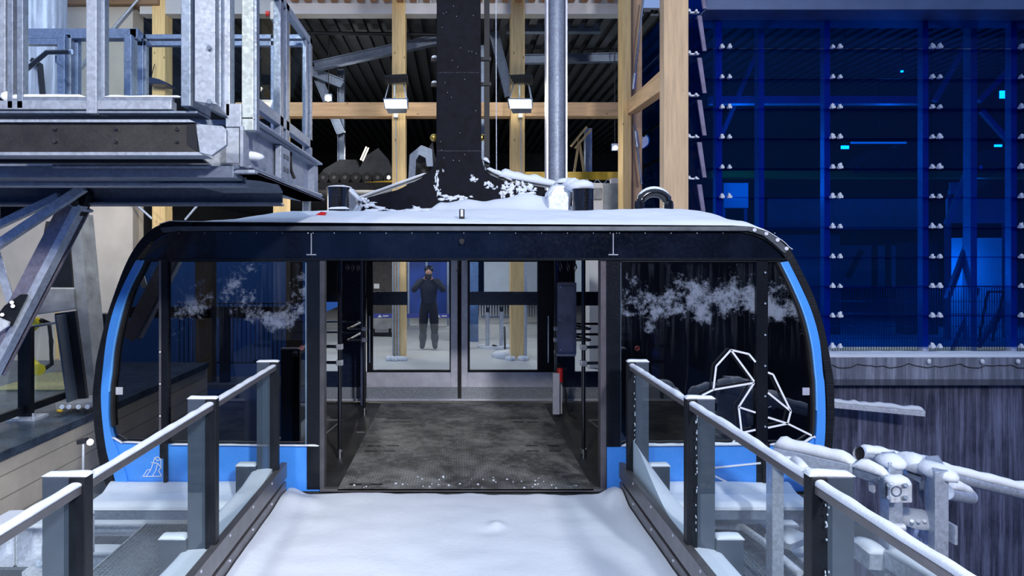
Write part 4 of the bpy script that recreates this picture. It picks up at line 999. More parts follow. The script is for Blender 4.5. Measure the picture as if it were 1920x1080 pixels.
def railing(side):
    X = XL if side < 0 else XR; s = side
    nm = 'left' if side < 0 else 'right'
    R = thing('glass_balustrade', '%s glass balustrade of the boarding platform with snow on its handrail' % nm, 'balustrade', (X, 3.5, 0), 'balustrades of the boarding platform')
    y0, y1 = .9, 5.30
    # handrail on top of the glass
    MB().box(X+s*.055-.022, X+s*.055+.022, y0, y1, 1.10, 1.135).build('handrail', alu_d, R, bevel=.004)
    MB().ridge((X+s*.055, y0, 1.135), (X+s*.055, y1, 1.135), .045, .014 if s < 0 else .022, 190, jit=.3).build('handrail_snow', snow, R)
    # kick beam with slot
    MB().box(X, X+s*.05, y0, y1+.12, .155, .285).build('kick_beam', alu_d, R, bevel=.004)
    MB().box(X+s*.004, X+s*.05, y0, y1+.12, -.12, .125).build('kick_beam', alu_d, R, bevel=.004)
    MB().box(X+s*.03, X+s*.06, y0, y1+.1, .12, .16).build('beam_gap', rubber, R)
    m = MB()
    for k in range(9):
        for zz in (.26, .10): m.cyl((X-s*.004, 1.3+.46*k, zz), (X+s*.01, 1.3+.46*k, zz), .009, 10)
    m.build('bolts', alu, R)
    MB().box(X-s*.001, X+s*.02, 2.62, 2.78, .02, .075).build('slot_plate', blackp, R)
    ys = [5.22, 3.88, 2.52, 1.17]
    for k, yy in enumerate(ys):
        p = MB().box(X+s*.02, X+s*.085, yy-.01, yy+.05, .0, 1.165).build('post', blackp, R, bevel=.004)
        MB().box(X+s*.085, X+s*.195, yy, yy+.045, .0 if k < 3 else .0, 1.165).build('post_plate', slate, p, bevel=.004)
        MB().ridge((X+s*.02, yy+.03, 1.165), (X+s*.20, yy+.03, 1.165), .06, .012 if s < 0 else .018, 14).build('post_snow', snow, p)
        f = MB().box(X+s*.195, X+s*.36, yy-.02, yy+.06, .02, .32).build('post_foot', slate, p, bevel=.004)
        MB().ridge((X+s*.20, yy+.02, .32), (X+s*.365, yy+.02, .32), .085, .022, 12).build('foot_snow', snow, f)
    for k in range(len(ys)-1):
        MB().box(X+s*.052, X+s*.062, ys[k+1]+.06, ys[k]-.02, .27, 1.105).build('glass_pane', g_clear, R)
    MB().box(X+s*.052, X+s*.062, ys[0]-.0+.06, y1, .27, 1.105).build('glass_pane', g_clear, R)
    if s > 0:
        m = MB()
        for _ in range(90):
            yy = random.choice(ys)-.03; m.blob((X+.07, yy+random.uniform(-.015,.015), random.uniform(.3,1.1)), .003, .005, random.uniform(.003,.010), 6, 4, .4)
        m.build('frozen_snow', snow, R, kind='stuff')
    # ledge with snow outside
    MB().box(X+s*.06, X+s*.25, y0, 5.28, .10, .20).build('ledge', slate, kind='structure').name = 'trim_%d' % (4 if s < 0 else 5)
    xa, xb = sorted((X+s*.064, X+s*.26))
    def lz(x, y):
        u = abs(x-(X+s*.064))/.196; z = .235+.03*math.sqrt(max(0, 1-u*u))+.012*noise.noise(Vector((x*4, y*2, s)))
        if s > 0: z += .28*ss(4.25, 5.3, y)*(1-u)**1.2+.10*ss(2.6,2.1,y)*(1-u)
        else: z += .04*ss(4.9,5.3,y)
        return z-.05*ss(.8, 1, u)
    MB().field(xa, xb, y0, 5.30, lz, 12, 160, .195).build('ledge_snow', snow, label='snow lying on the ledge outside the %s balustrade' % nm, cat='snow', kind='stuff')
    return R
railing(-1); railing(1)

# ================================================================== LOWER DOCK STRUCTURE
grate_m = m_galv('grating_steel', (.26,.32,.42), .6, .4)
for s in (-1, 1):
    nm = 'left' if s < 0 else 'right'
    # snow covered buffer ledge under the cabin
    xa, xb = sorted((PX(195 if s < 0 else 1490, 5.45), s*1.75))
    b = MB().box(xa, xb, 5.22, 5.52, -.12, -.03).build('docking_beam', galv_d, label='snow covered docking beam under the %s half of the cabin' % nm, cat='beam', group='docking beams')
    MB().field(xa, xb, 5.20, 5.56, lambda x, y: -.03+.05*math.sqrt(max(0, min(1, (y-5.19)/.06)))+.05*ss(5.4,5.56,y)+.012*noise.noise(Vector((x*2.5, y*5, 1))), 90, 14, -.035).build('snow_cap', snow, b)
    for k, (yy, zz, dd, w) in enumerate(((6.25,-.62,.10,.16),(5.85,-.72,.14,.20),(5.30,-.86,.20,.26),(4.75,-1.0,.18,.24))):
        a = Vector((s*1.6, yy, zz)); e = Vector((s*4.7 if s < 0 else 3.3, yy, zz))
        o = MB().ibeam(a, e, w, dd, .014).build('cross_beam', galv, label='%s galvanised cross beam below the %s side of the platform' % (['farthest','second farthest','third','nearest'][k], nm), cat='beam', group='cross beams under the dock')
        MB().ridge(a+Vector((0,0,dd/2)), e+Vector((0,0,dd/2)), w*.8, .02 if k < 2 else .03, 60).build('beam_snow', snow, o)
    # grating walkway
    x0, x1 = (-3.0, -2.48) if s < 0 else (2.40, 2.92)
    g = thing('grating_walkway', '%s galvanised grating walkway beside the platform below the balustrade' % nm, 'walkway', ((x0+x1)/2, 4.5, -.6), 'grating walkways')
    m = MB(); y = 2.6
    n_ = 0
    while y < 6.4: m.box(x0, x1, y, y+.006, -.585, -.56); y += .038
    x = x0
    while x <= x1: m.box(x-.003, x+.003, 2.6, 6.4, -.585, -.562); x += .038
    m.build('bearing_bars', grate_m, g)
    m = MB(); m.box(x0-.01, x0, 2.6, 6.4, -.62, -.555); m.box(x1, x1+.01, 2.6, 6.4, -.62, -.555); m.build('edge_bar', galv, g)
    MB().box(x0, x1, 2.6, 6.4, -.66, -.655).build('drip_tray', galv_d, g)
# left: hollow box beams with snow
for k, (x0, x1) in enumerate(((-3.53,-3.32),(-3.31,-2.86))):
    c = MB(); y = 4.8; z0, z1 = -.30, .0
    t = .01; c.box(x0,x1,y,y+.25,z1-t,z1); c.box(x0,x1,y,y+.25,z0,z0+t); c.box(x0,x0+t,y,y+.25,z0,z1); c.box(x1-t,x1,y,y+.25,z0,z1); c.box(x0,x1,y+.2,y+.21,z0,z1)
    o = c.build('hollow_box_beam', galv_b, label='%s hollow square box beam with snow on top at lower left' % ('outer' if k == 0 else 'inner'), cat='beam', group='hollow box beams at lower left')
    MB().field(x0, x1, y, y+.25, lambda x, y: .025+.01*noise.noise(Vector((x*3,y*3,0))), 20, 20, 0).build('snow_cap', snow, o)
m = thing('beam_bracket', 'galvanised bracket with bolts between the cross beams at lower left', 'bracket', (-2.9, 4.7, -.8))
MB().box(PX(78,4.5), PX(84,4.5), 4.5, 4.8, PZ(1065,4.5), PZ(1022,4.5)).build('web_plate', galv, m)
MB().box(PX(50,4.5), PX(104,4.5), 4.45, 4.6, PZ(1075,4.5), PZ(1066,4.5)).build('flange', galv_b, m)
q = MB()
for x in (74, 93): q.cyl(P(x,1056,4.4), P(x,1056,4.5), .022, 6)
q.build('bolt', galv_d, m)
# small work light on the left concrete wall
L = thing('wall_work_light', 'small glowing work light on a thin pole by the left concrete wall', 'lamp', P(156, 880, 6.3))
MB().cyl(P(156,885,6.3), P(156,832,6.3), .012, 8).build('pole', galv, L)
MB().bar(P(148,828,6.3), P(162,826,6.3), .08, .04).build('housing', blackp, L)
MB().blob(P(169,829,6.25), .03, .03, .03, 10, 8, 0).build('bulb', lamp_m, L)
point('work_light', P(166,829,6.05), 6, (1,.95,.85), .03)
# ================================================================== UPPER SERVICE GANTRY
YG = 3.64; XG = -1.25; gsl = m_galv('gantry_slate_bounce_lit', (.16,.19,.26), .3, .5)  # slate lightened to carry light bounced off the snow in its colour
G = thing('service_gantry', 'galvanised steel service gantry with glazed guard rails overhanging the cabin roof, upper left', 'gantry', (-3.0, 4.5, 2.5))
# deck slab and edge girders
m = MB(); m.box(-6, XG-.05, YG+.1, 5.45, 2.80, 2.83); m.build('deck_plate', galv_d, G)
m = MB(); m.ibeam((-6, 3.85, 2.60), (XG-.02, 3.85, 2.60), .12, .30, .014); m.build('front_girder', gg_b, G)
m = MB(); m.ibeam((XG-.01, YG+.1, 2.68), (XG-.01, 5.5, 2.68), .12, .26, .014); m.build('side_girder', gg_b, G)
m = MB(); m.box(XG-.06, XG+.09, YG+.02, 5.52, 2.815, 2.83); m.build('girder_flange', gg_b, G, bevel=.004)
m = MB(); m.box(XG-.10, XG+.10, YG+.0, 5.55, 2.505, 2.525); m.prism([(XG-.6,YG+.05,2.505),(XG+.10,YG+.05,2.505),(XG+.10,5.55,2.505),(XG-.1,5.55,2.505)], (0,0,.015)); m.build('bottom_flange', gg_b, G, bevel=.003)
m = MB(); m.box(-6, XG+.05, 5.38, 5.52, 2.53, 2.80); m.build('rear_girder', gg_b, G)
m = MB()
for k in range(4): m.ibeam((-1.9-k*.95, YG+.2, 2.66), (-1.9-k*.95, 5.4, 2.66), .10, .22, .012)
m.build('deck_joist', galv_d, G)
m = MB(); m.box(-6, PX(440,YG), YG-.02, YG+.14, PZ(334,YG), PZ(312,YG)); m.build('lower_beam', gsl, G, bevel=.004)
m = MB(); m.prism([P(320,338,YG+.1), P(370,325,YG+.1), P(450,326,YG+.1), P(520,345,4.2), P(530,362,4.4), P(420,362,YG+.9)], (0,.0,.012)); m.build('gusset', gg, G)
m = MB(); m.ibeam((-6.0, 4.2, 2.44), (PX(585,5.45)-.1, 4.9, 2.50), .20, .16, .014); m.build('underside_beam', gsl, G)
m = MB(); m.cyl(P(100,312,YG-.04), P(395,312,YG-.04), .012, 8); m.cyl(P(440,313,YG), (XG+.09, 5.45, 2.545), .016, 10); m.tube([P(440,313,YG-.02), P(470,315,3.8), P(495,318,4.1)], .013, 8); m.build('conduit', gg, G)
# black bumper board
b = MB().prism([P(-60,229,3.42), P(362,229,3.42), P(366,285,3.42), P(-60,285,3.42)], (0,.10,0)).build('bumper_board', m_plain('scuffed_black_board', (.022,.021,.022), .45, .1, .4, 7, .1), G, bevel=.003)
MB().prism([P(-60,224,3.40), P(355,224,3.40), P(366,229,3.40), P(-60,229,3.40)], (0,.14,0)).build('board_cap', gg_b, b)
MB().prism([P(-60,285,3.40), P(372,285,3.40), P(380,291,3.40), P(-60,291,3.40)], (0,.14,0)).build('board_cap', gg_b, b)
MB().prism([P(350,230,3.415), P(367,232,3.415), P(371,285,3.415), P(350,270,3.415)], (0,.01,0)).build('bevel_end', blackp, b)
m = MB()
for x in (102, 216, 331):
    for y in (241, 264.5): m.cyl(P(x,y,3.405), P(x,y,3.425), .009, 10)
m.build('board_bolts', chrome, b)
e = MB().prism([P(366,232,3.42), P(416,236,3.42), P(424,243,3.42), P(424,272,3.42), P(396,292,3.42), P(374,286,3.42)], (0,.03,0)).build('end_plate', gg_b, G, bevel=.004)
m = MB(); m.prism([P(-60,291,3.55), P(370,291,3.55), P(386,304,3.55), P(-60,304,3.55)], (0,.06,0)); m.build('gap_shadow_strip', blackp, G)  # black strip stands in for the shaded gap below the bumper board
# front guard rail
def gpost(px0, px1, Y, z0, z1, d=.08, mat=gg, name='guard_post', nm=None):
    return MB().box(PX(px0,Y), PX(px1,Y), Y, Y+d, z0, z1).build(name, mat, G, bevel=.004, label=nm)
TOP = 3.86
gpost(-20, 10, YG, 2.87, TOP, mat=gg_b); gpost(13, 24, YG-.01, 2.87, TOP, .05, gg); gpost(31, 43, YG-.01, 2.87, TOP, .05, gg); gpost(24, 31, YG+.02, 2.87, TOP, .05, galv_d)
gpost(161, 181, YG-.02, 2.84, TOP, .06, gg_b); gpost(181, 196, YG+.02, 2.84, TOP, .05, gg)
MB().box(PX(-60,YG), PX(323,YG), YG-.01, YG+.06, PZ(206,YG), PZ(189,YG)).build('bottom_rail', gg_b, G, bevel=.004)
MB().box(PX(-60,YG), PX(370,YG), YG+.0, YG+.2, PZ(212,YG), PZ(208,YG)).build('toe_plate', galv_d, G)
MB().box(PX(0,YG), PX(166,YG), YG+.0, YG+.03, PZ(189,YG), PZ(183,YG)).build('glazing_bead', gg, G)
MB().box(PX(185,YG), PX(323,YG), YG+.0, YG+.03, PZ(189,YG), PZ(183,YG)).build('glazing_bead', gg, G)
MB().box(PX(-60,YG), PX(350,YG), YG-.01, YG+.06, TOP-.05, TOP).build('top_rail', gg_b, G, bevel=.004)
m = MB(); m.ridge(P(8,183,YG+.01), P(161,183,YG+.01), .03, .018); m.ridge(P(196,183,YG+.01), P(345,183,YG+.01), .03, .012); m.blob(P(14,181,YG+.01), .04, .02, .03); m.blob(P(30,183,YG+.01), .04, .02, .015); m.build('bead_snow', snow, G)
MB().box(PX(44,YG), PX(161,YG), YG+.015, YG+.023, PZ(184,YG), TOP-.04).build('guard_glass', g_clear, G)
MB().box(PX(196,YG), PX(345,YG), YG+.015, YG+.023, PZ(184,YG), TOP-.04).build('guard_glass', g_clear, G)
# big end posts
p = MB(); p.box(PX(346,YG), PX(364,YG), YG-.05, YG+.25, PZ(203,YG), TOP+.2); p.build('column_side', galv_d, G, bevel=.004)
p = MB(); p.prism([P(365,-40,YG-.08), P(403,-40,YG-.08), P(403,190,YG-.08), P(407,196,YG-.08), P(365,190,YG-.08)], (0,.012,0)); cp = p.build('column_plate', gg_b, G, bevel=.002)
m = MB()
for y in (89, 190): m.cyl(P(392,y,YG-.10), P(392,y,YG-.07), .014, 6)
m.build('plate_bolt', galv_d, cp)
m = MB(); m.prism([P(365,190,YG-.08), P(407,194,YG-.08), P(425,218,YG-.02), P(402,212,YG)], (0,.10,0)); m.build('foot_gusset', gg_b, cp)
gpost(404, 414, YG-.04, PZ(205,YG), TOP+.2, .06, gg); gpost(414, 431, YG, PZ(218,YG), TOP+.2, .08, gg_b)
MB().box(PX(423,YG), PX(452,YG), YG, YG+.05, PZ(238,YG), PZ(194,YG)).build('end_rail', gg_b, G, bevel=.003)
gpost(453, 475, YG+.02, PZ(243,YG), TOP+.2, .06, gg_f); gpost(475, 481, YG+.03, PZ(243,YG), TOP+.2, .06, gg)
MB().box(PX(431,YG), PX(453,YG), YG+.03, YG+.038, PZ(194,YG), TOP+.2).build('guard_glass', g_clear, G)
m = MB(); m.box(PX(423,YG), PX(447,YG), YG+.01, YG+.03, PZ(305,YG), PZ(238,YG)); m.box(PX(450,YG), PX(456,YG), YG, YG+.1, PZ(312,YG), PZ(236,YG)); m.build('end_web', gg_b, G)
# side guard rail in the plane XG
def sbox(y0, y1, z0, z1, w=.05, mat=gg, name='side_rail', gl=False):
    return MB().box(XG-w/2, XG+w/2, y0, y1, z0, z1).build(name, mat, G, bevel=0 if gl else .003)
sbox(3.80, 5.42, 2.94, 3.01, mat=gg_b); sbox(3.75, 5.42, TOP-.05, TOP, mat=gg_b, name='top_rail')
for (a, b) in ((4.44,4.52),(4.60,4.68),(5.34,5.42)): sbox(a, b, 2.83, TOP, mat=gg, name='guard_post')
sbox(3.86, 4.44, 3.0, TOP-.04, .008, g_clear, 'guard_glass', True); sbox(4.68, 5.34, 3.0, TOP-.04, .008, g_clear, 'guard_glass', True)
sbox(4.66, 4.72, 3.0, TOP-.05, .03, galv_d, 'glazing_bead'); sbox(5.24, 5.30, 3.0, TOP-.05, .03, galv_d, 'glazing_bead')
# rear guard rail (seen through the front one)
YR = 5.40
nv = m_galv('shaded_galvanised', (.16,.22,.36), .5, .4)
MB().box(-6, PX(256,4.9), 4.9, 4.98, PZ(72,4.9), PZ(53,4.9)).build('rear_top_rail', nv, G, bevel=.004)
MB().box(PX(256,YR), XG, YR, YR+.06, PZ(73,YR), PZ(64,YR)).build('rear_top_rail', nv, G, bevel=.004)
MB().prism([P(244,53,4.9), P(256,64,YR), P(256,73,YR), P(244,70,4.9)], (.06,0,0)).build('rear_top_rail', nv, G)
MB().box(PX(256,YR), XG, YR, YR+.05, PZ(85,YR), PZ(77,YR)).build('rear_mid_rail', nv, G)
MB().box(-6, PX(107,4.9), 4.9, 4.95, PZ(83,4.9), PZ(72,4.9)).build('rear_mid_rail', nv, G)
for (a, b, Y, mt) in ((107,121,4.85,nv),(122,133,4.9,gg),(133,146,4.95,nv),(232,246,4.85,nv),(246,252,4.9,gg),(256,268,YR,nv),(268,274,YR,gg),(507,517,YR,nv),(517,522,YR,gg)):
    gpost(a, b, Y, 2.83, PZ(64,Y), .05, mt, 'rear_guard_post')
MB().box(PX(146,4.95), PX(232,4.95), 4.96, 4.97, 2.9, PZ(72,4.95)).build('guard_glass', g_clear, G)
MB().box(PX(274,YR), PX(507,YR), YR+.02, YR+.03, 2.9, PZ(85,YR)).build('guard_glass', g_clear, G)
# tubular handle
hd = MB().tube([P(30,148,4.5), P(45,134,4.5), P(88,98,4.5), P(133,97,4.5)], .017, 14).build('bent_handle', blackc, G)
MB().cyl(P(131,97,4.5), P(135,97,4.5), .018, 14).build('handle_cap', chrome, hd)
MB().tube([P(105,104,4.55), P(105,117,4.55), P(118,126,4.6)], .006, 8).build('handle_bracket', chrome, hd)
# emergency stop box
eb = MB().pbox(506, 521, 3, 36, 4.9, .10).build('switch_box', offw, G, bevel=.006)
MB().cyl(P(506,26,4.92), P(499,26,4.92), .022, 14).build('stop_button', redp, eb, label='red stop button')
MB().tube([P(515,36,4.95), P(517,45,4.95), P(513,52,4.95), P(517,62,4.95)], .012, 8).build('cable', rubber, eb)
MB().tube([P(18,20,3.7), P(17,40,3.7), P(24,62,3.68)], .014, 8).build('cable', rubber, G)
# sockets / cable tray on the side girder
sk = MB().box(XG+.01, XG+.05, 4.36, 4.60, 2.56, 2.79).build('socket_plate', gg_b, G, bevel=.003)
m = MB()
for zz in (2.62, 2.71):
    for yy in (4.42, 4.50): m.box(XG+.05, XG+.055, yy, yy+.05, zz, zz+.03)
m.build('socket_mark', slate, sk)
MB().tube([P(538,272,4.75), P(545,285,4.72), P(546,320,4.7), P(552,335,4.72)], .012, 8).build('cable', rubber, G)
m = MB(); m.blob((XG-.02, 3.9, 2.64), .10, .05, .03); m.build('snow_lump', snow, G)
m = MB()
for yy in (4.0,4.3,4.75,5.2): m.cyl((XG+.06,yy,2.83),(XG+.06,yy,2.845),.014,6)
m.build('flange_bolt', galv_d, G)
# shaded black dish lamp behind the gantry
d = thing('dish_lamp', 'dark dish shaped lamp shade in front of the left timber column', 'lamp', P(293, 150, 12.2))
MB().prism([P(274,150,12.1), P(276,143,12.1), P(298,148,12.1), P(314,155,12.1), P(314,158,12.1), P(274,156,12.1)], (0,.38,0)).build('shade', m_plain('navy_shade', (.015,.025,.07), .4), d, bevel=.01)
MB().cyl(P(284,143,12.3), P(290,120,12.4), .008, 6).build('stem', blackp, d)

# ------------------------------------------------------------------ supports under the gantry
def support(name, lb, cat, f): 
    t = thing(name, lb, cat, (PX(60,4.6), 4.6, 1.3)); f(t); return t
def s1(t):
    a, b = P(-20,700,4.6), P(143,385,4.6); d = (b-a).normalized()
    MB().ibeam(a, b, .14, .15, .014, (0,1,0)).build('beam', m_galv('violet_grey_steel', (.24,.23,.30), .5, .4), t)
    m = MB(); m.bar(a+Vector((.062,-.045,0)), b+Vector((.062,-.045,0)), .05, .09, (0,1,0)); m.build('side_flange', galv, t)
    MB().bar(b-d*.01, b+d*.01, .17, .16, (0,1,0)).build('end_cap', galv, t)
    MB().prism([P(118,375,4.55), P(150,345,4.55), P(166,362,4.55), P(150,405,4.55), P(140,400,4.55)], (0,.08,0)).build('pin_plate', blackp, t, bevel=.004)
    MB().cyl(P(140,380,4.5), P(140,380,4.66), .03, 6).build('pin', rubber, t)
support('gantry_strut', 'heavy diagonal H section strut with a pin joint under the gantry, left', 'strut', s1)
for k, (a, b, w, lb) in enumerate((((-20,470),(157,352),.058,'long flat diagonal bar in front under the gantry'), ((-20,430),(112,368),.05,'upper flat diagonal bar under the gantry'),
                                   ((-8,470),(20,565),.06,'short leaning flat bar at the left picture edge'))):
    Y = 4.45+.08*k
    MB().bar(P(*a,Y), P(*b,Y), .012 if k == 2 else .05, w, (P(*b,Y)-P(*a,Y)).cross(Vector((0,1,0)))).build('flat_brace', galv, label=lb, cat='brace')
MB().ibeam(P(-60,336,4.7), P(116,352,5.0), .2, .13, .014).build('transverse_beam', slate, label='dark transverse beam just under the gantry at the left edge', cat='beam')
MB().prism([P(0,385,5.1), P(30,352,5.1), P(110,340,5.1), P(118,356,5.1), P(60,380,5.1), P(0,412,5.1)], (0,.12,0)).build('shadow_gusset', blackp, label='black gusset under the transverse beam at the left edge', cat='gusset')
t = thing('gusset_plate', 'dark bolted gusset plate joining the struts at the left edge', 'plate', P(20, 600, 4.5))
MB().prism([P(8,573,4.48), P(38,552,4.48), P(50,552,4.48), P(20,612,4.48), P(5,612,4.48), P(-5,590,4.48)], (0,.02,0)).build('plate', blackp, t, bevel=.003)
m = MB()
for q in ((22,567),(24,574),(4,590)): m.cyl(P(*q,4.45), P(*q,4.49), .014, 6)
m.build('bolt', galv_b, t)
m = MB(); m.prism([P(-5,595,4.44), P(16,604,4.44), P(14,612,4.44), P(-5,625,4.44)], (0,.02,0)); m.build('splice_plate', galv_b, t)
# concrete A frame and steel column on the dock
c = thing('concrete_frame', 'grey leaning concrete leg with a horizontal beam on the left dock', 'frame', P(160, 700, 8.8))
MB().prism([P(128,400,8.8), P(148,400,8.8), P(181,752,8.8), P(155,752,8.8)], (0,.35,0)).build('leg', conc_g, c, bevel=.01)
MB().prism([P(55,541,8.75), P(138,541,8.75), P(140,580,8.75), P(55,592,8.75)], (0,.3,0)).build('crossbeam', conc_g, c, bevel=.01)
MB().prism([P(86,415,9.3), P(128,415,9.3), P(136,542,9.3), P(62,542,9.3)], (0,.2,0)).build('dark_web', blackp, c)
c = thing('steel_column', 'dark leaning steel column on a bolted base plate on the left dock', 'column', P(143, 754, 8.4))
MB().prism([P(102,588,8.4), P(140,583,8.4), P(163,754,8.4), P(125,754,8.4)], (0,.06,0)).build('shaft', frame, c, bevel=.004)
MB().prism([P(102,592,8.2), P(106,592,8.2), P(129,755,8.2), P(125,755,8.2)], (0,.25,0)).build('flange', slate, c)
MB().prism([P(103,756,8.2), P(173,752,8.2), P(176,764,8.2), P(104,769,8.2)], (0,.4,0)).build('base_plate', conc_g, c, bevel=.01)
m = MB()
for x in (116,129,147,164): m.cyl(P(x,763,8.1), P(x,763,8.2), .03, 8)
m.build('bolt', galv_d, c)
MB().blob(P(112,770,8.1), .045, .03, .02).build('yellow_scrap', yellow, label='small yellow scrap beside the base plate of the leaning steel column', cat='scrap')
MB().pbox(170, 198, 589, 735.6, 9.5, .2).build('black_cabinet', blackp, label='black box standing behind the left edge of the cabin', cat='cabinet')
# glass railing on the dock
XD = -5.38
R = thing('dock_railing', 'black framed glass railing standing on the left dock slab', 'railing', (XD, 8.0, 0))
p = MB().box(XD-.08, XD+.08, 7.95, 8.03, .03, PZ(612,8)).build('post', blackp, R, bevel=.005)
MB().box(XD-.16, XD+.20, 7.85, 8.12, 0.0, .03).build('base_plate', galv_b, p)
m = MB()
for x in (-.12,.16): m.cyl((XD+x,7.88,.03),(XD+x,7.88,.09),.014,6)
m.build('bolt', galv_b, p)
MB().box(XD-.02, XD+.02, 5.2, 9.2, .07, .16).build('bottom_rail', blackp, R)
MB().box(XD-.015, XD+.015, 5.2, 9.2, PZ(612,8)-.03, PZ(612,8)).build('top_rail', galv_d, R)
MB().box(XD-.005, XD+.005, 5.2, 7.95, .16, PZ(612,8)-.03).build('glass_pane', g_clear, R); MB().box(XD-.005, XD+.005, 8.03, 9.2, .16, PZ(612,8)-.03).build('glass_pane', g_clear, R)
# yellow machine arms
c = thing('yellow_machine', 'yellow jointed machine arms behind the dock railing', 'machine', P(75, 690, 9.0))
m = MB(); m.bar(P(54,618,9), P(74,600,9), .12, .11, (1,0,1)); m.build('upper_arm', m_plain('bright_yellow', (.75,.60,.02), .35, .1, .05), c, bevel=.02)
m = MB(); m.bar(P(54,676,9), P(74,694,9), .12, .10, (1,0,1)); m.cyl(P(73,693,8.88), P(73,693,9.08), .08, 20); m.build('lower_arm', m_plain('bright_yellow_b', (.75,.62,.02), .35, .1, .05), c, bevel=.02)
m = MB(); m.tube([P(76,600,9), P(92,606,9), P(96,640,9), P(97,682,9), P(80,694,9)], .03, 10); m.build('black_guard', rubber, c)
m = MB(); m.bar(P(24,655,9.3), P(30,664,9.3), .1, .12); m.build('roller', m_plain('bright_yellow_c', (.75,.6,.02), .35), c)
MB().box(PX(-20,9.6), PX(118,9.6), 9.6, 11.0, .0, .02).build('yellow_grating', m_plain('yellowish_grating', (.35,.33,.16), .6, .2, .3, 30), label='yellowish floor grating behind the dock railing', cat='grating')

# ================================================================== RIGHT HAND PIPES
def hz2(px, py, z): # point at known height
    Y = (EYE-z)*F/(py-VY); return Vector((PX(px, Y), Y, z))
A0 = P(1610,850,4.5); A1 = A0+(P(1920,924,4.8)-A0)*1.7
def openpipe(lb, a, b, r, open_end=True, grp='galvanised guard pipes on the right'):
    t = thing('guard_pipe', lb, 'pipe', a, grp)
    MB().tube([a, b], r, 28, False).build('pipe', galv, t)
    d = (b-a).normalized()
    if open_end: MB().cyl(a+d*.02, a+d*.05, r*.96, 24).build('dark_bore', rubber, t)
    else: MB().cyl(a, a+d*.02, r, 24).build('end_cap', galv, t)
    MB().ridge(a+d*.03+Vector((0,0,r*.45)), b+Vector((0,0,r*.45)), r*2.0, r*1.15, None, jit=.18).build('snow_cap', snow, t)
    return t
openpipe('long snow covered pipe with an open black end running off the right edge', A0, A1, .05)
B0 = P(1455,848,4.75); B1 = P(1602,882,4.35)
t = thing('guard_tube', 'snow covered square tube in front of the lower right corner of the cabin', 'tube', B0)
MB().bar(B0, B1, .10, .10).build('tube', galv, t, bevel=.01)
MB().ridge(B0+Vector((0,0,.05)), B1+Vector((0,0,.05)), .10, .07, jit=.3).build('snow_cap', snow, t)
B2 = P(1668,903,4.2); MB().bar(B1, B2, .06, .07).build('spigot', galv_d, t, bevel=.006)
MB().ridge(B1+Vector((0,0,.03)), B2+Vector((0,0,.03)), .08, .07).build('spigot_snow', snow, t)
MB().box(PX(1448,4.8), PX(1470,4.8), 4.8, 4.9, -.86, PZ(862,4.8)).build('leg', galv, t, bevel=.005)
t = thing('curved_rail', 'short snow covered rail end between the balustrade and the square tube', 'rail', P(1460,860,4.3))
pts = [P(1462,868,4.6), P(1485,872,4.4), P(1510,888,4.15), P(1522,896,4.1)]
MB().tube(pts, .028, 12).build('rail', galv, t)
m = MB()
for i in range(3): m.ridge(pts[i]+Vector((0,0,.01)), pts[i+1]+Vector((0,0,.01)), .07, .055)
m.build('snow_cap', snow, t)
# flanged post
D = thing('flanged_post', 'galvanised square post with a four bolt flange plate and snow cap', 'post', (PX(1675,4.2), 4.2, -2.0))
MB().prism([(PX(1667,4.2),4.2,-2.0),(PX(1693,4.22),4.22,-2.0),(PX(1678,4.46),4.46,-2.0),(PX(1650,4.44),4.44,-2.0)], (0,0,2.0+PZ(868,4.2))).build('post', galv, D, bevel=.008)
MB().box(PX(1661,4.1), PX(1703,4.1), 4.06, 4.09, PZ(939,4.1), PZ(902,4.1)).build('flange_plate', galv_b, D, bevel=.008)
MB().box(PX(1661,4.1), PX(1703,4.1), 4.12, 4.17, PZ(939,4.1), PZ(900,4.1)).build('flange_plate', galv_d, D, bevel=.008)
m = MB()
for q in ((1667,910),(1699,910),(1667,933),(1699,933)): m.cyl(P(*q,4.03), P(*q,4.17), .014, 6)
m.build('bolt', galv_d, D)
m = MB(); N = 24
for k in range(N):
    a = 2*math.pi*k/N; b = 2*math.pi*(k+1)/N; c_ = (1681,921)
    m.bar(P(c_[0]+9*math.cos(a), c_[1]+9*math.sin(a), 4.055), P(c_[0]+9*math.cos(b), c_[1]+9*math.sin(b), 4.055), .006, .006, (0,1,0))
m.build('ring', galv_d, D)
m = MB(); m.blob(P(1673,866,4.28), .085, .10, .055); m.blob(P(1681,901,4.12), .085, .06, .035); m.blob(P(1665,990,4.12), .05, .05, .015); m.build('snow_cap', snow, D)
MB().cyl(P(1664,988,4.12), P(1695,988,4.12), .022, 12).build('clamp', galv_b, D)
MB().bar(P(1638,968,4.3), P(1664,988,4.1), .02, .03).build('clamp_lever', galv_b, D)
MB().bar(P(1640,894,4.3), P(1662,905,4.2), .06, .05).build('side_stub', galv, D); m = MB(); m.ridge(P(1638,890,4.3), P(1664,902,4.2), .08, .05); m.prism([P(1636,893,4.28), P(1640,892,4.28), P(1642,922,4.28), P(1638,925,4.28)], (0,.05,0)); m.build('stub_snow', snow, D)
# box bracket
E = thing('box_bracket', 'pair of galvanised box brackets under a snow dome between the two posts', 'bracket', P(1717, 905, 4.4))
MB().prism([P(1701,866,4.4), P(1727,876,4.3), P(1727,907,4.3), P(1701,893,4.4)], (.04,.16,0)).build('box', galv, E, bevel=.004)
MB().bar(P(1702,884,4.39), P(1727,893,4.29), .01, .006).build('seam', rubber, E)
m = MB(); m.blob(P(1714,868,4.4), .10, .14, .065, 14, 8); m.blob(P(1740,870,4.5), .09, .14, .05); m.build('snow_cap', snow, E)
MB().prism([P(1720,905,4.5), P(1733,900,4.5), P(1732,945,4.5)], (0,.02,0)).build('fin', galv_d, E)
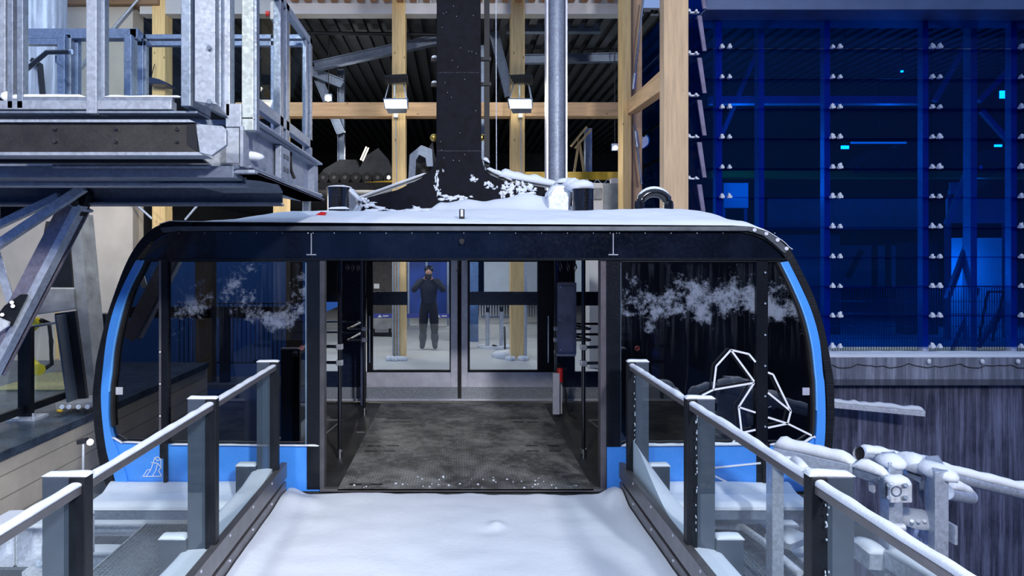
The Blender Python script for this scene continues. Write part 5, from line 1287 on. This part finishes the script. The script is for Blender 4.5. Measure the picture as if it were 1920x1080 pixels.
# tall post
Fp = thing('tall_post', 'tall square galvanised post right of the flanged post', 'post', (PX(1765,4.0), 4.0, -2.0))
MB().prism([(PX(1753,4.0),4.0,-2.0),(PX(1779,4.02),4.02,-2.0),(PX(1760,4.34),4.34,-2.0),(PX(1734,4.32),4.32,-2.0)], (0,0,2.0+PZ(885,4.0))).build('post', galv, Fp, bevel=.006)
m = MB(); m.blob(P(1758,884,4.12), .085, .15, .05); m.build('snow_cap', snow, Fp)
MB().box(PX(1779,4.05), PX(1784,4.05), 4.0, 4.1, PZ(1015,4.05), PZ(980,4.05)).build('side_clip', galv, Fp)
MB().cyl(P(1817,931,4.3), P(1772,922,4.12), .05, 24).build('stub_pipe', galv, Fp)
MB().ridge(P(1814,931,4.3)+Vector((0,0,.03)), P(1776,922,4.12)+Vector((0,0,.03)), .09, .055).build('stub_snow', snow, Fp)
# roller housing
H = thing('roller_housing', 'half round steel roller housing with bolted flanges and a cap of snow', 'housing', P(1722, 1010, 4.3))
MB().cyl(P(1722,1030,4.3), P(1722,978,4.3), .085, 30).build('drum', m_plain('mirror_steel', (.40,.48,.72), .12, .9, .05, 3, .02), H)
for k, y in enumerate((977, 1026)):
    f = MB().cyl(P(1722,y+2.5,4.29), P(1722,y-2.5,4.29), .105, 30).build('flange', galv, H)
    m = MB()
    for x in (1710,1722,1734): m.cyl(P(x,y,4.16), P(x,y,4.20), .011, 8)
    m.build('bolt', galv_b, f)
m = MB(); m.blob(P(1720,973,4.3), .12, .13, .06, 16, 8); m.blob(P(1720,1021,4.26), .09, .10, .025, 16, 8); m.build('snow_cap', snow, H)
MB().pbox(1693, 1700, 975, 1030, 4.3, .2).build('back_plate', galv, H)
MB().prism([(PX(1695,4.35),4.35,PZ(1030,4.35)),(PX(1752,4.35),4.35,PZ(1030,4.35)),(PX(1752,4.35),4.35,-1.2),(PX(1695,4.35),4.35,-1.2)],(0,.2,0)).build('pedestal', galv_d, H)
# things seen through the right balustrade
def snowbeam(lb, a, b, w, h, grp=None):
    o = MB().bar(a, b, w, h).build('snowy_beam', galv, label=lb, cat='beam', group=grp)
    MB().ridge(Vector(a)+Vector((0,0,h/2)), Vector(b)+Vector((0,0,h/2)), w*1.05, .05).build('snow_cap', snow, o)
snowbeam('thick snow covered beam end seen through the last right glass pane', P(1612,1040,4.3), P(1658,1044,4.3), .2, .10)
snowbeam('snow covered beam running towards the camera at lower right', P(1672,1050,4.2), P(1790,1120,3.7), .10, .10)
snowbeam('diagonal galvanised brace with snow seen through the right glass', P(1580,1010,4.8), P(1680,1100,4.2), .06, .06)
snowbeam('snow covered short beam under the cabin right of the grating', P(1450,1003,5.4), P(1500,1020,5.2), .25, .05)
MB().pbox(1583, 1645, 986, 1006, 5.9, .2).build('dark_crossbeam', slate, label='dark crossbeam against the concrete wall seen through the right glass', cat='beam')
MB().cyl(P(1335,985,5.6), P(1392,988,5.4), .03, 10).build('walkway_pipe', galv_b, label='pale pipe crossing the right grating walkway', cat='pipe')
MB().tube([P(1392,988,5.4), P(1430,1015,5.1), P(1500,1075,4.7)], .03, 10).build('walkway_pipe', galv_b, label='pale snowy pipe lying along the right grating walkway', cat='pipe')

# ================================================================== PERSON
def person(loc, H=1.78):
    t = thing('person', 'person in dark jacket and trousers standing in for a reflection in the left door pane, arms raised', 'person', loc)
    x, y, z = loc
    def skinmesh(name, verts, edges, mat, parent, root=0):
        me = bpy.data.meshes.new(name); me.from_pydata([v[0] for v in verts], edges, []); me.update(); me.materials.append(mat)
        o = bpy.data.objects.new(name, me); C.objects.link(o); o.parent = parent
        o['_org'] = tuple(loc)
        s = o.modifiers.new('skin', 'SKIN'); lay = me.skin_vertices[0] if len(me.skin_vertices) else None
        if lay is None:
            bm = bmesh.new(); bm.from_mesh(me); bm.verts.layers.skin.verify(); bm.to_mesh(me); bm.free(); lay = me.skin_vertices[0]
        for i, v in enumerate(verts):
            r = v[1]; lay.data[i].radius = (r, r) if not hasattr(r, '__len__') else r
            lay.data[i].use_root = (i == root)
        s.use_smooth_shade = True; q = o.modifiers.new('sub', 'SUBSURF'); q.levels = 1; q.render_levels = 2
        return o
    V = [((0,0,.95),(.17,.12)), ((0,0,1.15),(.14,.11)), ((0,0,1.35),(.17,.12)), ((0,0,1.47),(.10,.09)), ((0,-.01,1.53),(.055,.055)), ((0,-.01,1.60),(.075,.085)), ((0,-.01,1.68),(.088,.10)), ((0,0,1.75),(.06,.07)),
         ((-.10,0,.88),.12), ((-.12,0,.50),.10), ((-.13,.01,.12),.05), ((-.13,0,.05),.05), ((-.14,-.15,.035),.04),
         ((.10,0,.88),.12), ((.12,0,.50),.10), ((.13,.01,.12),.05), ((.13,0,.05),.05), ((.14,-.15,.035),.04),
         ((-.19,0,1.43),.075), ((-.33,-.10,1.24),.055), ((-.12,-.24,1.46),.040), ((-.08,-.26,1.50),.030),
         ((.19,0,1.43),.075), ((.33,-.10,1.24),.055), ((.12,-.24,1.46),.040), ((.08,-.26,1.50),.030)]
    Ed = [(0,1),(1,2),(2,3),(3,4),(4,5),(5,6),(6,7),(0,8),(8,9),(9,10),(10,11),(11,12),(0,13),(13,14),(14,15),(15,16),(16,17),(2,18),(18,19),(19,20),(20,21),(2,22),(22,23),(23,24),(24,25)]
    body = skinmesh('body', V, Ed, trous, t)
    J = [((0,0,.90),(.19,.14)), ((0,0,1.15),(.18,.14)), ((0,0,1.36),(.20,.14)), ((0,0,1.49),(.09,.09)),
         ((-.20,0,1.43),.09), ((-.34,-.10,1.24),.07), ((-.14,-.23,1.45),.05), ((.20,0,1.43),.09), ((.34,-.10,1.24),.07), ((.14,-.23,1.45),.05)]
    skinmesh('jacket', J, [(0,1),(1,2),(2,3),(2,4),(4,5),(5,6),(2,7),(7,8),(8,9)], jacket, t)
    for s in (-1, 1):
        B = [((s*.125,.01,.38),.10), ((s*.13,.01,.20),.092), ((s*.13,0,.07),.065), ((s*.14,-.10,.05),.052), ((s*.14,-.18,.045),.04)]
        skinmesh('boot', B, [(0,1),(1,2),(2,3),(3,4)], boots, t, 2)
        Fg = [((s*.09,-.26,1.50),.030)]+[((s*(.085-.012*k),-.285-.004*k,1.535+.004*(k % 2)),.010) for k in range(4)]+[((s*(.07-.014*k),-.30,1.575-.004*abs(k-1)),.009) for k in range(4)]+[((s*.05,-.25,1.50),.011),((s*.03,-.27,1.52),.010)]
        skinmesh('hand', Fg, [(0,1),(0,2),(0,3),(0,4),(1,5),(2,6),(3,7),(4,8),(0,9),(9,10)], skin, t)
    m = MB(); ox, oy, oz = loc
    m.blob((ox,oy-.03,oz+1.66), .075, .09, .10, 14, 10, .02); hf = m.build('face', skin, t)
    m = MB(); m.blob((ox,oy-.125,oz+1.65), .012, .02, .022, 8, 6, 0); m.build('nose', skin, hf)
    m = MB(); m.blob((ox,oy+.0,oz+1.70), .10, .11, .095, 14, 10, .02); m.build('knit_cap', blackp, t)
    cm = MB().box(ox-.07, ox+.07, oy-.33, oy-.27, oz+1.51, oz+1.61).build('camera_body', blackp, t, bevel=.008)
    MB().cyl((ox,oy-.33,oz+1.56), (ox,oy-.42,oz+1.56), .038, 18).build('lens', rubber, cm)
    return t
Yp = EYE*F/(655-VY); person((PX(804, Yp), Yp, .02))  # solid figure placed beyond the pane in place of a reflection
for o in bpy.data.objects:
    if '_org' in o: del o['_org']
